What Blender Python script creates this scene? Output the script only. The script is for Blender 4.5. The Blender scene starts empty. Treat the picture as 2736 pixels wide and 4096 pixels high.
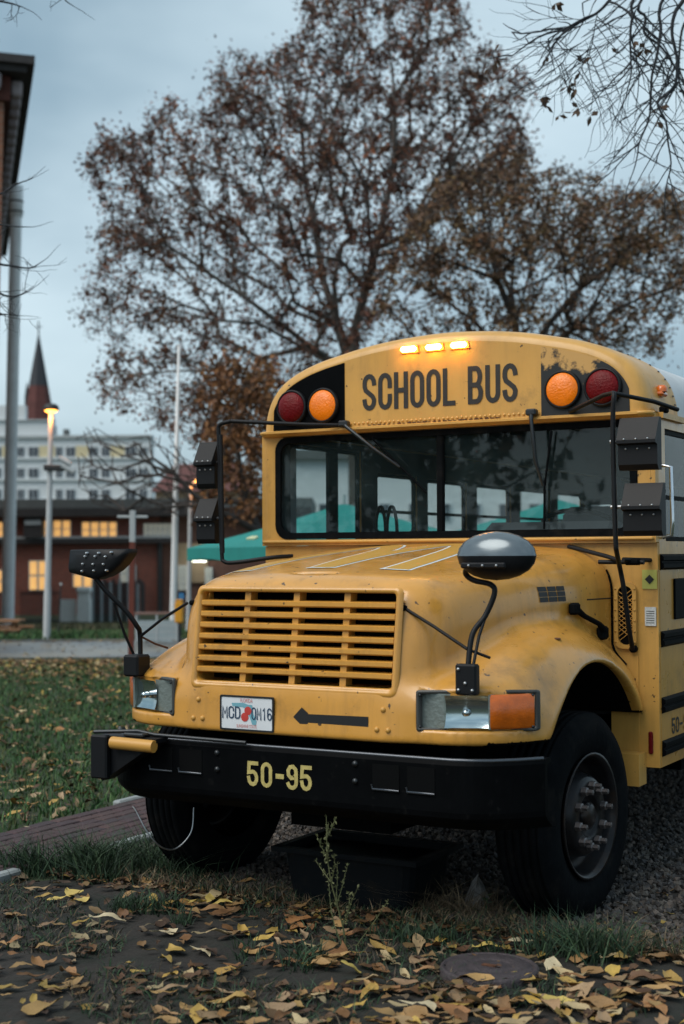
import bpy, bmesh, math, random
import numpy as np
from mathutils import Vector, Matrix
random.seed(7); rng = np.random.default_rng(7)
sc = bpy.context.scene
COL = sc.collection

# ------------------------------------------------------------------ camera
W, H = 2736.0, 4096.0                       # photograph size: pixel positions below use it
CAM = np.array([3.4771, -5.5209, 1.7384]); YAW, PITCH, ROLL, FOC = 0.5212, 0.0299, -0.0050, 5670.5
def _axes():
    f = np.array([-math.sin(YAW)*math.cos(PITCH), math.cos(YAW)*math.cos(PITCH), math.sin(PITCH)])
    r = np.array([math.cos(YAW), math.sin(YAW), 0.0]); u = np.cross(r, f)
    c, s = math.cos(ROLL), math.sin(ROLL)
    return c*r+s*u, -s*r+c*u, f
CR, CU, CF = _axes()
cd = bpy.data.cameras.new('camera'); cam = bpy.data.objects.new('camera', cd); COL.objects.link(cam)
cam.matrix_world = Matrix(((CR[0], CU[0], -CF[0], CAM[0]), (CR[1], CU[1], -CF[1], CAM[1]), (CR[2], CU[2], -CF[2], CAM[2]), (0, 0, 0, 1)))
cd.sensor_fit = 'VERTICAL'; cd.sensor_height = 36.0; cd.sensor_width = 24.0; cd.lens = FOC/H*36.0
cd.clip_start = 0.1; cd.clip_end = 3000
cd.dof.use_dof = True; cd.dof.focus_distance = 7.2; cd.dof.aperture_fstop = 2.1
sc.camera = cam

# ------------------------------------------------------------------ sky and sun (overcast dusk)
SUN_EL, SUN_AZ = math.radians(52), math.radians(205)     # azimuth measured clockwise from +Y
world = bpy.data.worlds.new('World'); sc.world = world; world.use_nodes = True
nt = world.node_tree; nt.nodes.clear(); N = nt.nodes.new; L = nt.links.new
out = N('ShaderNodeOutputWorld'); bg = N('ShaderNodeBackground'); bg.inputs['Strength'].default_value = 0.112
sky = N('ShaderNodeTexSky'); sky.sky_type = 'NISHITA'; sky.sun_disc = False
sky.sun_elevation = SUN_EL; sky.sun_rotation = SUN_AZ; sky.air_density = 1.0; sky.dust_density = 3.0
tc = N('ShaderNodeTexCoord'); mp = N('ShaderNodeMapping'); mp.inputs['Scale'].default_value = (1.0, 1.0, 2.2)
mp.inputs['Location'].default_value = (0.35, 0.2, 0.1)
nz = N('ShaderNodeTexNoise'); nz.inputs['Scale'].default_value = 2.1; nz.inputs['Detail'].default_value = 5; nz.inputs['Roughness'].default_value = .5
cr = N('ShaderNodeValToRGB'); cr.color_ramp.elements[0].position = .36; cr.color_ramp.elements[1].position = .68
cr.color_ramp.elements[0].color = (1.45, 2.18, 2.65, 1); cr.color_ramp.elements[1].color = (3.9, 4.80, 5.2, 1)
mx = N('ShaderNodeMix'); mx.data_type = 'RGBA'; mx.inputs[0].default_value = .86
L(tc.outputs['Generated'], mp.inputs[0]); L(mp.outputs[0], nz.inputs['Vector']); L(nz.outputs['Fac'], cr.inputs[0])
L(sky.outputs[0], mx.inputs[6]); L(cr.outputs[0], mx.inputs[7]); L(mx.outputs[2], bg.inputs[0]); L(bg.outputs[0], out.inputs[0])
sd = bpy.data.lights.new('sun', 'SUN'); sun = bpy.data.objects.new('sun', sd); COL.objects.link(sun)
sd.energy = 1.5; sd.angle = math.radians(48); sd.color = (1.0, .93, .84)
_d = Vector((math.sin(SUN_AZ)*math.cos(SUN_EL), math.cos(SUN_AZ)*math.cos(SUN_EL), math.sin(SUN_EL)))
sun.rotation_euler = _d.to_track_quat('Z', 'Y').to_euler(); sun.location = (0, 0, 40)
sc.view_settings.view_transform = 'Standard'; sc.view_settings.look = 'None'; sc.view_settings.gamma = 1
sc.view_settings.exposure = 0.72; sc.view_settings.use_curve_mapping = False
sc.cycles.max_bounces = 8; sc.cycles.transparent_max_bounces = 24; sc.cycles.use_denoising = True
sc.cycles.sample_clamp_indirect = 4

# ------------------------------------------------------------------ pixel helpers: a pixel gives a direction, the plane it touches gives the distance
def ray(px, py): return CF + (px-W/2)/FOC*CR - (py-H/2)/FOC*CU
def on(px, py, ax, v):
    d = ray(px, py); i = 'XYZ'.index(ax); return CAM + (v-CAM[i])/d[i]*d
def far(px, py, D): return CAM + D*ray(px, py)
def gz(x, y):                               # ground height: level round the bus, falling gently beyond the road
    s = (np.asarray(x)-CAM[0])*CF[0] + (np.asarray(y)-CAM[1])*CF[1]
    return -0.043*np.clip(s-30, 0, 32)

# ------------------------------------------------------------------ materials
MATS = {}
def mat(name, col, rough=.6, metal=0.0, var=0.0, vscale=6.0, bump=0.0, bscale=60.0, coat=0.0, spec=.5, dirt=None, attr=None, objrand=None, emit=None, coords='Object', streak=0.0, specks=None, rvar=0.0):
    if name in MATS: return MATS[name]
    m = bpy.data.materials.new(name); MATS[name] = m; m.use_nodes = True; t = m.node_tree; b = t.nodes['Principled BSDF']
    b.inputs['Base Color'].default_value = (*col, 1); b.inputs['Roughness'].default_value = rough; b.inputs['Metallic'].default_value = metal
    b.inputs['Coat Weight'].default_value = coat; b.inputs['Coat Roughness'].default_value = .15; b.inputs['Specular IOR Level'].default_value = spec
    co = t.nodes.new('ShaderNodeTexCoord'); cur = None
    if attr:
        a = t.nodes.new('ShaderNodeVertexColor'); a.layer_name = attr; cur = a.outputs['Color']
    if objrand:
        oi = t.nodes.new('ShaderNodeObjectInfo'); r = t.nodes.new('ShaderNodeValToRGB'); r.color_ramp.interpolation = 'LINEAR'
        while len(r.color_ramp.elements) < len(objrand): r.color_ramp.elements.new(.5)
        for i, cc in enumerate(objrand): r.color_ramp.elements[i].position = i/max(1, len(objrand)-1); r.color_ramp.elements[i].color = (*cc, 1)
        t.links.new(oi.outputs['Random'], r.inputs[0]); cur = r.outputs[0]
    if var:
        n = t.nodes.new('ShaderNodeTexNoise'); n.inputs['Scale'].default_value = vscale; n.inputs['Detail'].default_value = 6; n.inputs['Roughness'].default_value = .62
        t.links.new(co.outputs[coords], n.inputs['Vector'])
        mr = t.nodes.new('ShaderNodeMapRange'); mr.inputs[1].default_value = .25; mr.inputs[2].default_value = .75; mr.inputs[3].default_value = 1-var; mr.inputs[4].default_value = 1+var
        t.links.new(n.outputs['Fac'], mr.inputs[0])
        mm = t.nodes.new('ShaderNodeMix'); mm.data_type = 'RGBA'; mm.blend_type = 'MULTIPLY'; mm.inputs[0].default_value = 1
        if cur: t.links.new(cur, mm.inputs[6])
        else: mm.inputs[6].default_value = (*col, 1)
        t.links.new(mr.outputs[0], mm.inputs[7]); cur = mm.outputs[2]
    if dirt:                                # patches of another colour: (colour, scale, low, high)
        dc, ds, lo, hi = dirt
        n = t.nodes.new('ShaderNodeTexNoise'); n.inputs['Scale'].default_value = ds; n.inputs['Detail'].default_value = 8; n.inputs['Roughness'].default_value = .68
        t.links.new(co.outputs[coords], n.inputs['Vector'])
        mr = t.nodes.new('ShaderNodeMapRange'); mr.inputs[1].default_value = lo; mr.inputs[2].default_value = hi
        t.links.new(n.outputs['Fac'], mr.inputs[0])
        mm = t.nodes.new('ShaderNodeMix'); mm.data_type = 'RGBA'
        t.links.new(mr.outputs[0], mm.inputs[0])
        if cur: t.links.new(cur, mm.inputs[6])
        else: mm.inputs[6].default_value = (*col, 1)
        mm.inputs[7].default_value = (*dc, 1); cur = mm.outputs[2]
    def mixin(fac, colr, cur):
        mm = t.nodes.new('ShaderNodeMix'); mm.data_type = 'RGBA'; t.links.new(fac, mm.inputs[0])
        if cur: t.links.new(cur, mm.inputs[6])
        else: mm.inputs[6].default_value = (*col, 1)
        mm.inputs[7].default_value = (*colr, 1); return mm.outputs[2]
    if streak:                              # run-off grime: noise drawn out vertically
        mpp = t.nodes.new('ShaderNodeMapping'); mpp.inputs['Scale'].default_value = (16, 16, 1.6); n = t.nodes.new('ShaderNodeTexNoise'); n.inputs['Scale'].default_value = 1; n.inputs['Detail'].default_value = 7; n.inputs['Roughness'].default_value = .65
        t.links.new(co.outputs[coords], mpp.inputs[0]); t.links.new(mpp.outputs[0], n.inputs['Vector']); mr = t.nodes.new('ShaderNodeMapRange'); mr.inputs[1].default_value = .50; mr.inputs[2].default_value = .80; mr.inputs[4].default_value = streak
        t.links.new(n.outputs['Fac'], mr.inputs[0]); cur = mixin(mr.outputs[0], (.13, .075, .03), cur)
    if specks:                              # chips and rust spots: (colour, scale, threshold)
        n = t.nodes.new('ShaderNodeTexNoise'); n.inputs['Scale'].default_value = specks[1]; n.inputs['Detail'].default_value = 3; t.links.new(co.outputs[coords], n.inputs['Vector'])
        mr = t.nodes.new('ShaderNodeMapRange'); mr.inputs[1].default_value = specks[2]; mr.inputs[2].default_value = specks[2]+.03; t.links.new(n.outputs['Fac'], mr.inputs[0]); cur = mixin(mr.outputs[0], specks[0], cur)
    if rvar:
        n = t.nodes.new('ShaderNodeTexNoise'); n.inputs['Scale'].default_value = 5; n.inputs['Detail'].default_value = 7; t.links.new(co.outputs[coords], n.inputs['Vector'])
        mr = t.nodes.new('ShaderNodeMapRange'); mr.inputs[1].default_value = .3; mr.inputs[2].default_value = .7; mr.inputs[3].default_value = max(.05, rough-rvar); mr.inputs[4].default_value = rough+rvar; t.links.new(n.outputs['Fac'], mr.inputs[0]); t.links.new(mr.outputs[0], b.inputs['Roughness'])
    if cur: t.links.new(cur, b.inputs['Base Color'])
    if bump:
        n = t.nodes.new('ShaderNodeTexNoise'); n.inputs['Scale'].default_value = bscale; n.inputs['Detail'].default_value = 5
        t.links.new(co.outputs[coords], n.inputs['Vector'])
        bp = t.nodes.new('ShaderNodeBump'); bp.inputs['Strength'].default_value = bump; bp.inputs['Distance'].default_value = .02
        t.links.new(n.outputs['Fac'], bp.inputs['Height']); t.links.new(bp.outputs[0], b.inputs['Normal'])
    if emit:
        b.inputs['Emission Color'].default_value = (*emit[0], 1); b.inputs['Emission Strength'].default_value = emit[1]
    return m
def glass(name, tint, ior=1.5, rough=0.0, boost=1.0, dust_haze=0.0):
    if name in MATS: return MATS[name]
    m = bpy.data.materials.new(name); MATS[name] = m; m.use_nodes = True; t = m.node_tree; t.nodes.clear()
    o = t.nodes.new('ShaderNodeOutputMaterial'); tr = t.nodes.new('ShaderNodeBsdfTransparent'); gl = t.nodes.new('ShaderNodeBsdfGlossy'); mxs = t.nodes.new('ShaderNodeMixShader')
    ge = t.nodes.new('ShaderNodeNewGeometry'); dp = t.nodes.new('ShaderNodeVectorMath'); dp.operation = 'DOT_PRODUCT'; ab = t.nodes.new('ShaderNodeMath'); ab.operation = 'ABSOLUTE'
    iv = t.nodes.new('ShaderNodeMath'); iv.operation = 'SUBTRACT'; iv.inputs[0].default_value = 1; pw = t.nodes.new('ShaderNodeMath'); pw.operation = 'POWER'; pw.inputs[1].default_value = 5; r0 = ((ior-1)/(ior+1))**2
    fr = t.nodes.new('ShaderNodeMath'); fr.operation = 'MULTIPLY_ADD'; fr.inputs[1].default_value = 1-r0; fr.inputs[2].default_value = r0      # Schlick, alike from both sides
    t.links.new(ge.outputs['Normal'], dp.inputs[0]); t.links.new(ge.outputs['Incoming'], dp.inputs[1]); t.links.new(dp.outputs['Value'], ab.inputs[0]); t.links.new(ab.outputs[0], iv.inputs[1]); t.links.new(iv.outputs[0], pw.inputs[0]); t.links.new(pw.outputs[0], fr.inputs[0])
    ml = t.nodes.new('ShaderNodeMath'); ml.operation = 'MULTIPLY'; ml.inputs[1].default_value = boost; ml.use_clamp = True
    tr.inputs['Color'].default_value = (*tint, 1); gl.inputs['Roughness'].default_value = rough
    t.links.new(fr.outputs[0], ml.inputs[0]); t.links.new(ml.outputs[0], mxs.inputs[0]); t.links.new(tr.outputs[0], mxs.inputs[1]); t.links.new(gl.outputs[0], mxs.inputs[2]); t.links.new(mxs.outputs[0], o.inputs[0])
    if dust_haze:                                # uneven dusty film, its teal colour also paints in sky reflection
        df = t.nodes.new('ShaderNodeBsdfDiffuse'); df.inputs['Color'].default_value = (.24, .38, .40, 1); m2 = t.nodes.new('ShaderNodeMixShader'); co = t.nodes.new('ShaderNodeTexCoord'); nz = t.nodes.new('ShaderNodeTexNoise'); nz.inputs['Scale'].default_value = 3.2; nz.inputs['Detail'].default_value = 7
        mr = t.nodes.new('ShaderNodeMapRange'); mr.inputs[1].default_value = .35; mr.inputs[2].default_value = .75; mr.inputs[3].default_value = dust_haze*.25; mr.inputs[4].default_value = dust_haze
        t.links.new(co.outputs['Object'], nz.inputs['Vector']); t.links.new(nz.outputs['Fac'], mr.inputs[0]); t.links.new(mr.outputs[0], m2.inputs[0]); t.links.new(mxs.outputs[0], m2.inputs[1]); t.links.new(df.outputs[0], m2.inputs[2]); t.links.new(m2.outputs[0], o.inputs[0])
    return m

YEL = (.59, .288, .050)
mat('yellow_paint', YEL, .34, var=.14, vscale=2.6, coat=.5, dirt=((.26, .135, .035), 3.4, .55, .80), bump=.035, bscale=14, streak=.32, specks=((.07, .04, .02), 26, .69), rvar=.12)
mat('yellow_flat', (.60, .325, .075), .42, var=.12, vscale=4.0, coat=.2, dirt=((.32, .18, .05), 5, .56, .80), streak=.25, specks=((.08, .045, .02), 34, .71), rvar=.1)
mat('yellow_plain', (.56, .29, .06), .4, var=.06)
mat('black_paint', (.003, .0035, .0042), .5, var=.3, vscale=8, spec=.03, dirt=((.016, .016, .016), 9, .60, .74))
mat('black_decal', (.012, .013, .015), .5)
mat('letter_black', (.018, .016, .015), .55, var=.4, vscale=30)
mat('rubber', (.005, .006, .0072), .75, var=.35, vscale=9, bump=.15, bscale=40, spec=.03, dirt=((.016, .015, .014), 6, .52, .75))
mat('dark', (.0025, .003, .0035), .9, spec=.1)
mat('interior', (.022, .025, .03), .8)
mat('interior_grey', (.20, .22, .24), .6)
mat('plastic_black', (.006, .007, .009), .5, bump=.05, bscale=200, spec=.25)
mat('steel_dark', (.05, .055, .06), .4, metal=.8)
mat('edge_shine', (.09, .10, .115), .28, metal=.8)
mat('chrome', (.7, .72, .75), .12, metal=1)
mat('steel', (.38, .40, .42), .35, metal=.9)
mat('rim', (.016, .016, .018), .30, metal=.35, spec=.25, var=.4, vscale=12, dirt=((.035, .022, .016), 9, .5, .7))
mat('nut', (.15, .135, .135), .42, metal=.6, var=.3, vscale=40)
mat('rust', (.09, .035, .015), .85, var=.5, vscale=40)
mat('roof_white', (.55, .58, .60), .5, var=.1)
mat('amber_lens', (.66, .145, .003), .30, coat=.15, bump=.35, bscale=90, var=.3, vscale=9, emit=((1, .24, .0), .15))
mat('orange_lens', (.56, .115, .004), .2, coat=.7, bump=.12, bscale=120, var=.35, vscale=14)
mat('red_lens', (.13, .003, .005), .38, coat=.0, spec=.2, bump=.3, bscale=90, var=.3, vscale=9)
mat('lamp_lit', (1, .5, .1), .5, emit=((1.0, .50, .10), 26))
mat('reflector', (.62, .66, .68), .14, metal=1)
mat('lens_milk', (.20, .24, .23), .3, metal=.3, bump=.2, bscale=60)
mat('plate_white', (.66, .70, .74), .5, var=.05)
mat('plate_blue', (.16, .38, .46), .5); mat('plate_navy', (.02, .05, .10), .5); mat('plate_red', (.5, .05, .04), .5); mat('plate_pink', (.6, .22, .2), .5)
mat('decal_gold', (.50, .29, .055), .45); mat('decal_white', (.62, .70, .74), .5)
mat('paper', (.62, .64, .64), .7, var=.25, vscale=60)
mat('sticker_green', (.42, .42, .10), .5, var=.1)
glass('windshield_glass', (.91, .95, .95), 1.5, boost=.8, dust_haze=.035)
glass('window_glass', (.94, .97, .97), 1.45, boost=.6)
glass('lens_glass', (.9, .95, .95), 1.45, rough=.03)

# ------------------------------------------------------------------ mesh builder
def empty(name, loc=(0, 0, 0), label=None, cat=None, group=None):
    o = bpy.data.objects.new(name, None); o.empty_display_size = .1; o.location = loc; COL.objects.link(o); tag(o, label, cat, group); return o
def tag(o, label=None, cat=None, group=None, kind=None):
    if label: o['label'] = label
    if cat: o['category'] = cat
    if group: o['group'] = group
    if kind: o['kind'] = kind
    return o
def catmull(pts, n=8, closed=False):
    P = [np.array(p, float) for p in pts]; m = len(P); res = []
    for i in range(m if closed else m-1):
        a, b, c, d = (P[(i-1) % m] if closed or i > 0 else 2*P[0]-P[1]), P[i], P[(i+1) % m], (P[(i+2) % m] if closed or i+2 < m else 2*P[-1]-P[-2])
        for k in range(n):
            t = k/n; res.append(.5*((2*b)+(c-a)*t+(2*a-5*b+4*c-d)*t*t+(3*b-a-3*c+d)*t**3))
    if not closed: res.append(P[-1])
    return res
class MB:
    def __init__(s): s.v = []; s.f = []; s.m = []; s.sm = []
    def add(s, vs, fs, mi=0, smooth=False):
        o = len(s.v); s.v += [tuple(float(q) for q in p) for p in vs]; s.f += [tuple(o+i for i in f) for f in fs]; s.m += [mi]*len(fs); s.sm += [smooth]*len(fs); return s
    def box(s, x0, x1, y0, y1, z0, z1, mi=0, bev=0.0):
        if bev:
            b = min(bev, (x1-x0)*.45, (y1-y0)*.45, (z1-z0)*.45); vs = []; 
            for sx in (0, 1):
                for sy in (0, 1):
                    for sz in (0, 1):
                        X, Y, Z = (x0, x1)[sx], (y0, y1)[sy], (z0, z1)[sz]; dx, dy, dz = (b, -b)[sx], (b, -b)[sy], (b, -b)[sz]
                        vs += [(X, Y+dy, Z+dz), (X+dx, Y, Z+dz), (X+dx, Y+dy, Z)]
            ix = lambda sx, sy, sz, k: (sx*4+sy*2+sz)*3+k
            fs = []
            for q in (0, 1):
                fs.append([ix(q, 0, 0, 0), ix(q, 1, 0, 0), ix(q, 1, 1, 0), ix(q, 0, 1, 0)][::(1 if q else -1)])
                fs.append([ix(0, q, 0, 1), ix(1, q, 0, 1), ix(1, q, 1, 1), ix(0, q, 1, 1)][::(-1 if q else 1)])
                fs.append([ix(0, 0, q, 2), ix(1, 0, q, 2), ix(1, 1, q, 2), ix(0, 1, q, 2)][::(1 if q else -1)])
            for a in (0, 1):
                for c in (0, 1):
                    fs.append((ix(a, c, 0, 0), ix(a, c, 0, 1), ix(a, c, 1, 1), ix(a, c, 1, 0)))
                    fs.append((ix(a, 0, c, 0), ix(a, 0, c, 2), ix(a, 1, c, 2), ix(a, 1, c, 0)))
                    fs.append((ix(0, a, c, 1), ix(0, a, c, 2), ix(1, a, c, 2), ix(1, a, c, 1)))
                    for e in (0, 1): fs.append((ix(a, c, e, 0), ix(a, c, e, 1), ix(a, c, e, 2)))
            return s.add(vs, fs, mi)
        vs = [(x, y, z) for x in (x0, x1) for y in (y0, y1) for z in (z0, z1)]
        return s.add(vs, [(0, 1, 3, 2), (4, 6, 7, 5), (0, 4, 5, 1), (2, 3, 7, 6), (0, 2, 6, 4), (1, 5, 7, 3)], mi)
    def tube(s, pts, r, n=8, mi=0, cap=True, smooth=True):
        P = [np.array(p, float) for p in pts]; R = [r]*len(P) if np.isscalar(r) else list(r); vs = []; fs = []
        up = np.array([0, 0, 1.0]); t0 = P[1]-P[0]; a = np.cross(t0, up); 
        if np.linalg.norm(a) < 1e-6*np.linalg.norm(t0)+1e-9: a = np.array([1.0, 0, 0])
        a /= np.linalg.norm(a)
        for i, p in enumerate(P):
            t = P[min(i+1, len(P)-1)]-P[max(i-1, 0)]; t = t/(np.linalg.norm(t)+1e-12); a = a-t*(a@t); a /= np.linalg.norm(a)+1e-12; b = np.cross(t, a)
            for k in range(n): w = 2*math.pi*k/n; vs.append(p+R[i]*(math.cos(w)*a+math.sin(w)*b))
        for i in range(len(P)-1):
            for k in range(n): fs.append((i*n+k, i*n+(k+1) % n, (i+1)*n+(k+1) % n, (i+1)*n+k))
        s.add(vs, fs, mi, smooth)
        if cap: s.add(vs[:n], [tuple(range(n))], mi); s.add(vs[-n:], [tuple(range(n))[::-1]], mi)
        return s
    def lathe(s, prof, center, axis='Z', n=32, mi=0, smooth=True):
        c = np.array(center, float); A = {'X': ((1, 0, 0), (0, 1, 0), (0, 0, 1)), 'Y': ((0, 1, 0), (0, 0, 1), (1, 0, 0)), 'Z': ((0, 0, 1), (1, 0, 0), (0, 1, 0))}[axis] if isinstance(axis, str) else axis
        ax, u, v = [np.array(q, float) for q in A]; vs = []; fs = []; m = len(prof)
        for k in range(n):
            w = 2*math.pi*k/n; d = math.cos(w)*u+math.sin(w)*v
            for (r, h) in prof: vs.append(c+d*r+ax*h)
        for k in range(n):
            for i in range(m-1): fs.append((k*m+i, ((k+1) % n)*m+i, ((k+1) % n)*m+i+1, k*m+i+1))
        return s.add(vs, fs, mi, smooth)
    def prism(s, poly, axis, a, b, mi=0, smooth=False):       # poly in the two other axes, extruded a..b along axis
        i = 'XYZ'.index(axis); vs = []
        for h in (a, b):
            for p in poly: q = list(p); q.insert(i, h); vs.append(q)
        n = len(poly); return s.add(vs, [tuple(range(n))[::-1], tuple(range(n, 2*n))]+[(k, (k+1) % n, n+(k+1) % n, n+k) for k in range(n)], mi, smooth)
    def grid(s, rows, mi=0, smooth=True, close=False):
        n = len(rows[0]); vs = [p for r in rows for p in r]; fs = []
        for i in range(len(rows)-1):
            for k in range(n if close else n-1): fs.append((i*n+k, i*n+(k+1) % n, (i+1)*n+(k+1) % n, (i+1)*n+k))
        return s.add(vs, fs, mi, smooth)
    def ring(s, outer, inner, axis, a, b, mi=0):               # plate with a hole, both outlines with equal counts
        i = 'XYZ'.index(axis); n = len(outer); vs = []
        for h in (a, b):
            for P in (outer, inner):
                for p in P: q = list(p); q.insert(i, h); vs.append(q)
        fs = []
        for k in range(n):
            j = (k+1) % n; fs += [(k, j, n+j, n+k), (2*n+k, 3*n+k, 3*n+j, 2*n+j), (k, 2*n+k, 2*n+j, j), (n+k, n+j, 3*n+j, 3*n+k)]
        return s.add(vs, fs, mi)
    def mesh(s, name, mats):
        me = bpy.data.meshes.new(name); me.from_pydata(s.v, [], s.f)
        for m in ([mats] if isinstance(mats, str) else mats): me.materials.append(MATS[m])
        me.polygons.foreach_set('material_index', s.m); me.polygons.foreach_set('use_smooth', s.sm); me.update(); return me
    def build(s, name, mats, parent=None, loc=None, recalc=True):
        me = s.mesh(name, mats)
        if recalc:
            bm = bmesh.new(); bm.from_mesh(me); bmesh.ops.recalc_face_normals(bm, faces=bm.faces); bm.to_mesh(me); bm.free()
        return link(name, me, parent, loc)
def link(name, me, parent=None, loc=None, rot=None):
    o = bpy.data.objects.new(name, me); COL.objects.link(o)
    while parent and parent.parent and parent.parent.parent: parent = parent.parent      # thing > part > sub-part, no deeper
    if parent: o.parent = parent
    if loc is not None: o.location = loc
    if rot is not None: o.rotation_euler = rot
    return o
def rrect(x0, x1, z0, z1, r, n=6):
    p = []
    for cx, cz, a0 in ((x1-r, z1-r, 0), (x0+r, z1-r, 90), (x0+r, z0+r, 180), (x1-r, z0+r, 270)):
        for k in range(n+1): w = math.radians(a0+90*k/n); p.append((cx+r*math.cos(w), cz+r*math.sin(w)))
    return p
def bez_text(txt):
    cu = bpy.data.curves.new('t', 'FONT'); cu.body = txt; cu.align_x = 'CENTER'; cu.align_y = 'CENTER'; cu.resolution_u = 3; cu.fill_mode = 'FRONT'
    o = bpy.data.objects.new('t', cu); COL.objects.link(o); dg = bpy.context.evaluated_depsgraph_get(); me = bpy.data.meshes.new_from_object(o.evaluated_get(dg))
    bpy.data.objects.remove(o); return me
def text_on(name, txt, material, parent, center, ux, uz, w, h):     # flat lettering: ux, uz unit vectors of the surface
    me = bez_text(txt); co = np.array([v.co[:] for v in me.vertices]); lo, hi = co.min(0), co.max(0)
    ux, uz, c = np.array(ux, float), np.array(uz, float), np.array(center, float)
    for v, p in zip(me.vertices, co):
        q = c+ux*((p[0]-(lo[0]+hi[0])/2)/(hi[0]-lo[0])*w)+uz*((p[1]-(lo[1]+hi[1])/2)/(hi[1]-lo[1])*h); v.co = q
    me.materials.clear(); me.materials.append(MATS[material]); me.name = name; return link(name, me, parent)
# stroke lettering for the painted signs: each character is a list of polylines in a 0..1 box
def _arc(cx, cy, rx, ry, a0, a1, n=8): return [(cx+rx*math.cos(math.radians(a0+(a1-a0)*k/n)), cy+ry*math.sin(math.radians(a0+(a1-a0)*k/n))) for k in range(n+1)]
GL = {
 'S': [_arc(.5, .78, .5, .22, 0, 180)+[(0, .68)]+[(.12, .56), (.5, .46), (.86, .36), (1, .26)]+_arc(.5, .22, .5, .22, 0, -180)[0:]],
 'C': [[(1, .66)]+_arc(.5, .78, .5, .22, 0, 180)+_arc(.5, .22, .5, .22, 180, 360)+[(1, .34)]],
 'O': [_arc(.5, .78, .5, .22, 0, 180)+_arc(.5, .22, .5, .22, 180, 360)+[(1, .78)]],
 'H': [[(0, 0), (0, 1)], [(1, 0), (1, 1)], [(0, .5), (1, .5)]],
 'L': [[(0, 1), (0, 0), (1, 0)]],
 'B': [[(0, 0), (0, 1)], [(.05, 1), (.55, 1)]+_arc(.55, .75, .38, .25, 80, -80)+[(.5, .5), (.05, .5)], [(.05, .5), (.55, .5)]+_arc(.58, .25, .42, .25, 80, -80)+[(.5, 0), (.05, 0)]],
 'U': [[(0, 1)]+_arc(.5, .22, .5, .22, 180, 360)+[(1, 1)]],
 '5': [[(1, 1), (.05, 1), (0, .56), (.5, .60)]+_arc(.5, .30, .5, .30, 75, -180)],
 '0': [_arc(.5, .75, .5, .25, 5, 175)+_arc(.5, .25, .5, .25, 185, 260), _arc(.5, .25, .5, .25, 280, 355)+[(1, .7)]],
 '9': [_arc(.5, .72, .5, .28, -60, 300), [(1, .7), (1, .3)]+_arc(.5, .25, .5, .25, 0, -160)],
 '-': [[(0.05, .48), (.95, .48)]],
 'M': [[(0, 0), (0, 1), (.5, .35), (1, 1), (1, 0)]],
 'D': [[(0, 0), (0, 1), (.5, 1)]+_arc(.5, .7, .5, .3, 80, 0)+_arc(.5, .3, .5, .3, 0, -80)+[(.5, 0), (0, 0)]],
 '1': [[(.2, .8), (.55, 1), (.55, 0)]],
 '6': [_arc(.5, .28, .5, .28, 120, 480), [(0, .3), (0, .7)]+_arc(.5, .75, .5, .25, 180, 20)],
}
def stroke(mb, pts, sw, mapf, mi=0):
    P = [np.array(p, float) for p in pts]; Q = [P[0]]
    for p in P[1:]:
        if np.linalg.norm(p-Q[-1]) > sw*.05: Q.append(p)
    P = Q; Lf, Rt = [], []
    if np.linalg.norm(P[0]-P[-1]) > sw*.2:
        d0 = P[0]-P[1]; d1 = P[-1]-P[-2]; P[0] = P[0]+d0/np.linalg.norm(d0)*sw*.48; P[-1] = P[-1]+d1/np.linalg.norm(d1)*sw*.48
    for i, p in enumerate(P):
        a = P[i]-P[i-1] if i else P[1]-P[0]; b = P[i+1]-P[i] if i < len(P)-1 else a
        a = a/np.linalg.norm(a); b = b/np.linalg.norm(b); n1 = np.array([-a[1], a[0]]); n2 = np.array([-b[1], b[0]]); m = n1+n2; m /= np.linalg.norm(m)+1e-9
        k = min(1.6, 1/max(.35, m@n1)); Lf.append(p+m*sw/2*k); Rt.append(p-m*sw/2*k)
    vs = [mapf(*q) for q in Lf]+[mapf(*q) for q in Rt]; n = len(P)
    mb.add(vs, [(i, i+1, n+i+1, n+i) for i in range(n-1)], mi)
def glyph(ch, x, z, w, h, sw, mapf, mi=0):
    mb = MB()
    for j, pl in enumerate(GL[ch]):
        off = 0.0006*j
        stroke(mb, [(x+sw/2+p[0]*(w-sw), z+sw/2+p[1]*(h-sw)) for p in pl], sw, (lambda a, b, o=off: mapf(a, b, o)), mi)
    return mb

# ================================================================== the bus (its own frame is the world frame: Y runs back along it, the front bumper lies at Y = 0)
bus = empty('school_bus', (0, 0, 0), 'worn yellow school bus with black bumper, parked on gravel under the trees', 'bus')
def curve_tab(xs, ys, n=400):
    P = catmull(list(zip(xs, ys)), 24); a = np.array([p[0] for p in P]); b = np.array([p[1] for p in P]); o = np.argsort(a); return a[o], b[o]
T_W = curve_tab([-.2, .1, .6, 1.2, 1.75], [.67, .70, .80, .91, .975])
T_T = curve_tab([-.2, .05, .25, .6, 1.0, 1.75], [1.575, 1.612, 1.648, 1.694, 1.738, 1.803])
T_F = curve_tab([-.1, .08, .25, .45, .7, 1.0, 1.3, 1.55, 1.8], [1.13, 1.155, 1.215, 1.295, 1.365, 1.395, 1.37, 1.30, 1.19])
def smax(a, b, k): h = np.maximum(k-np.abs(a-b), 0)/k; return np.maximum(a, b)+h*h*k*.25
def smin(a, b, k): return -smax(-a, -b, k)
AY, AZ, AR = 1.03, .41, .80
def yplan(ax): return .042+.30*np.clip((ax-.70)/.45, 0, 2)**2.4
def yface(z): return .045+(z-1.13)*.13
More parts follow.
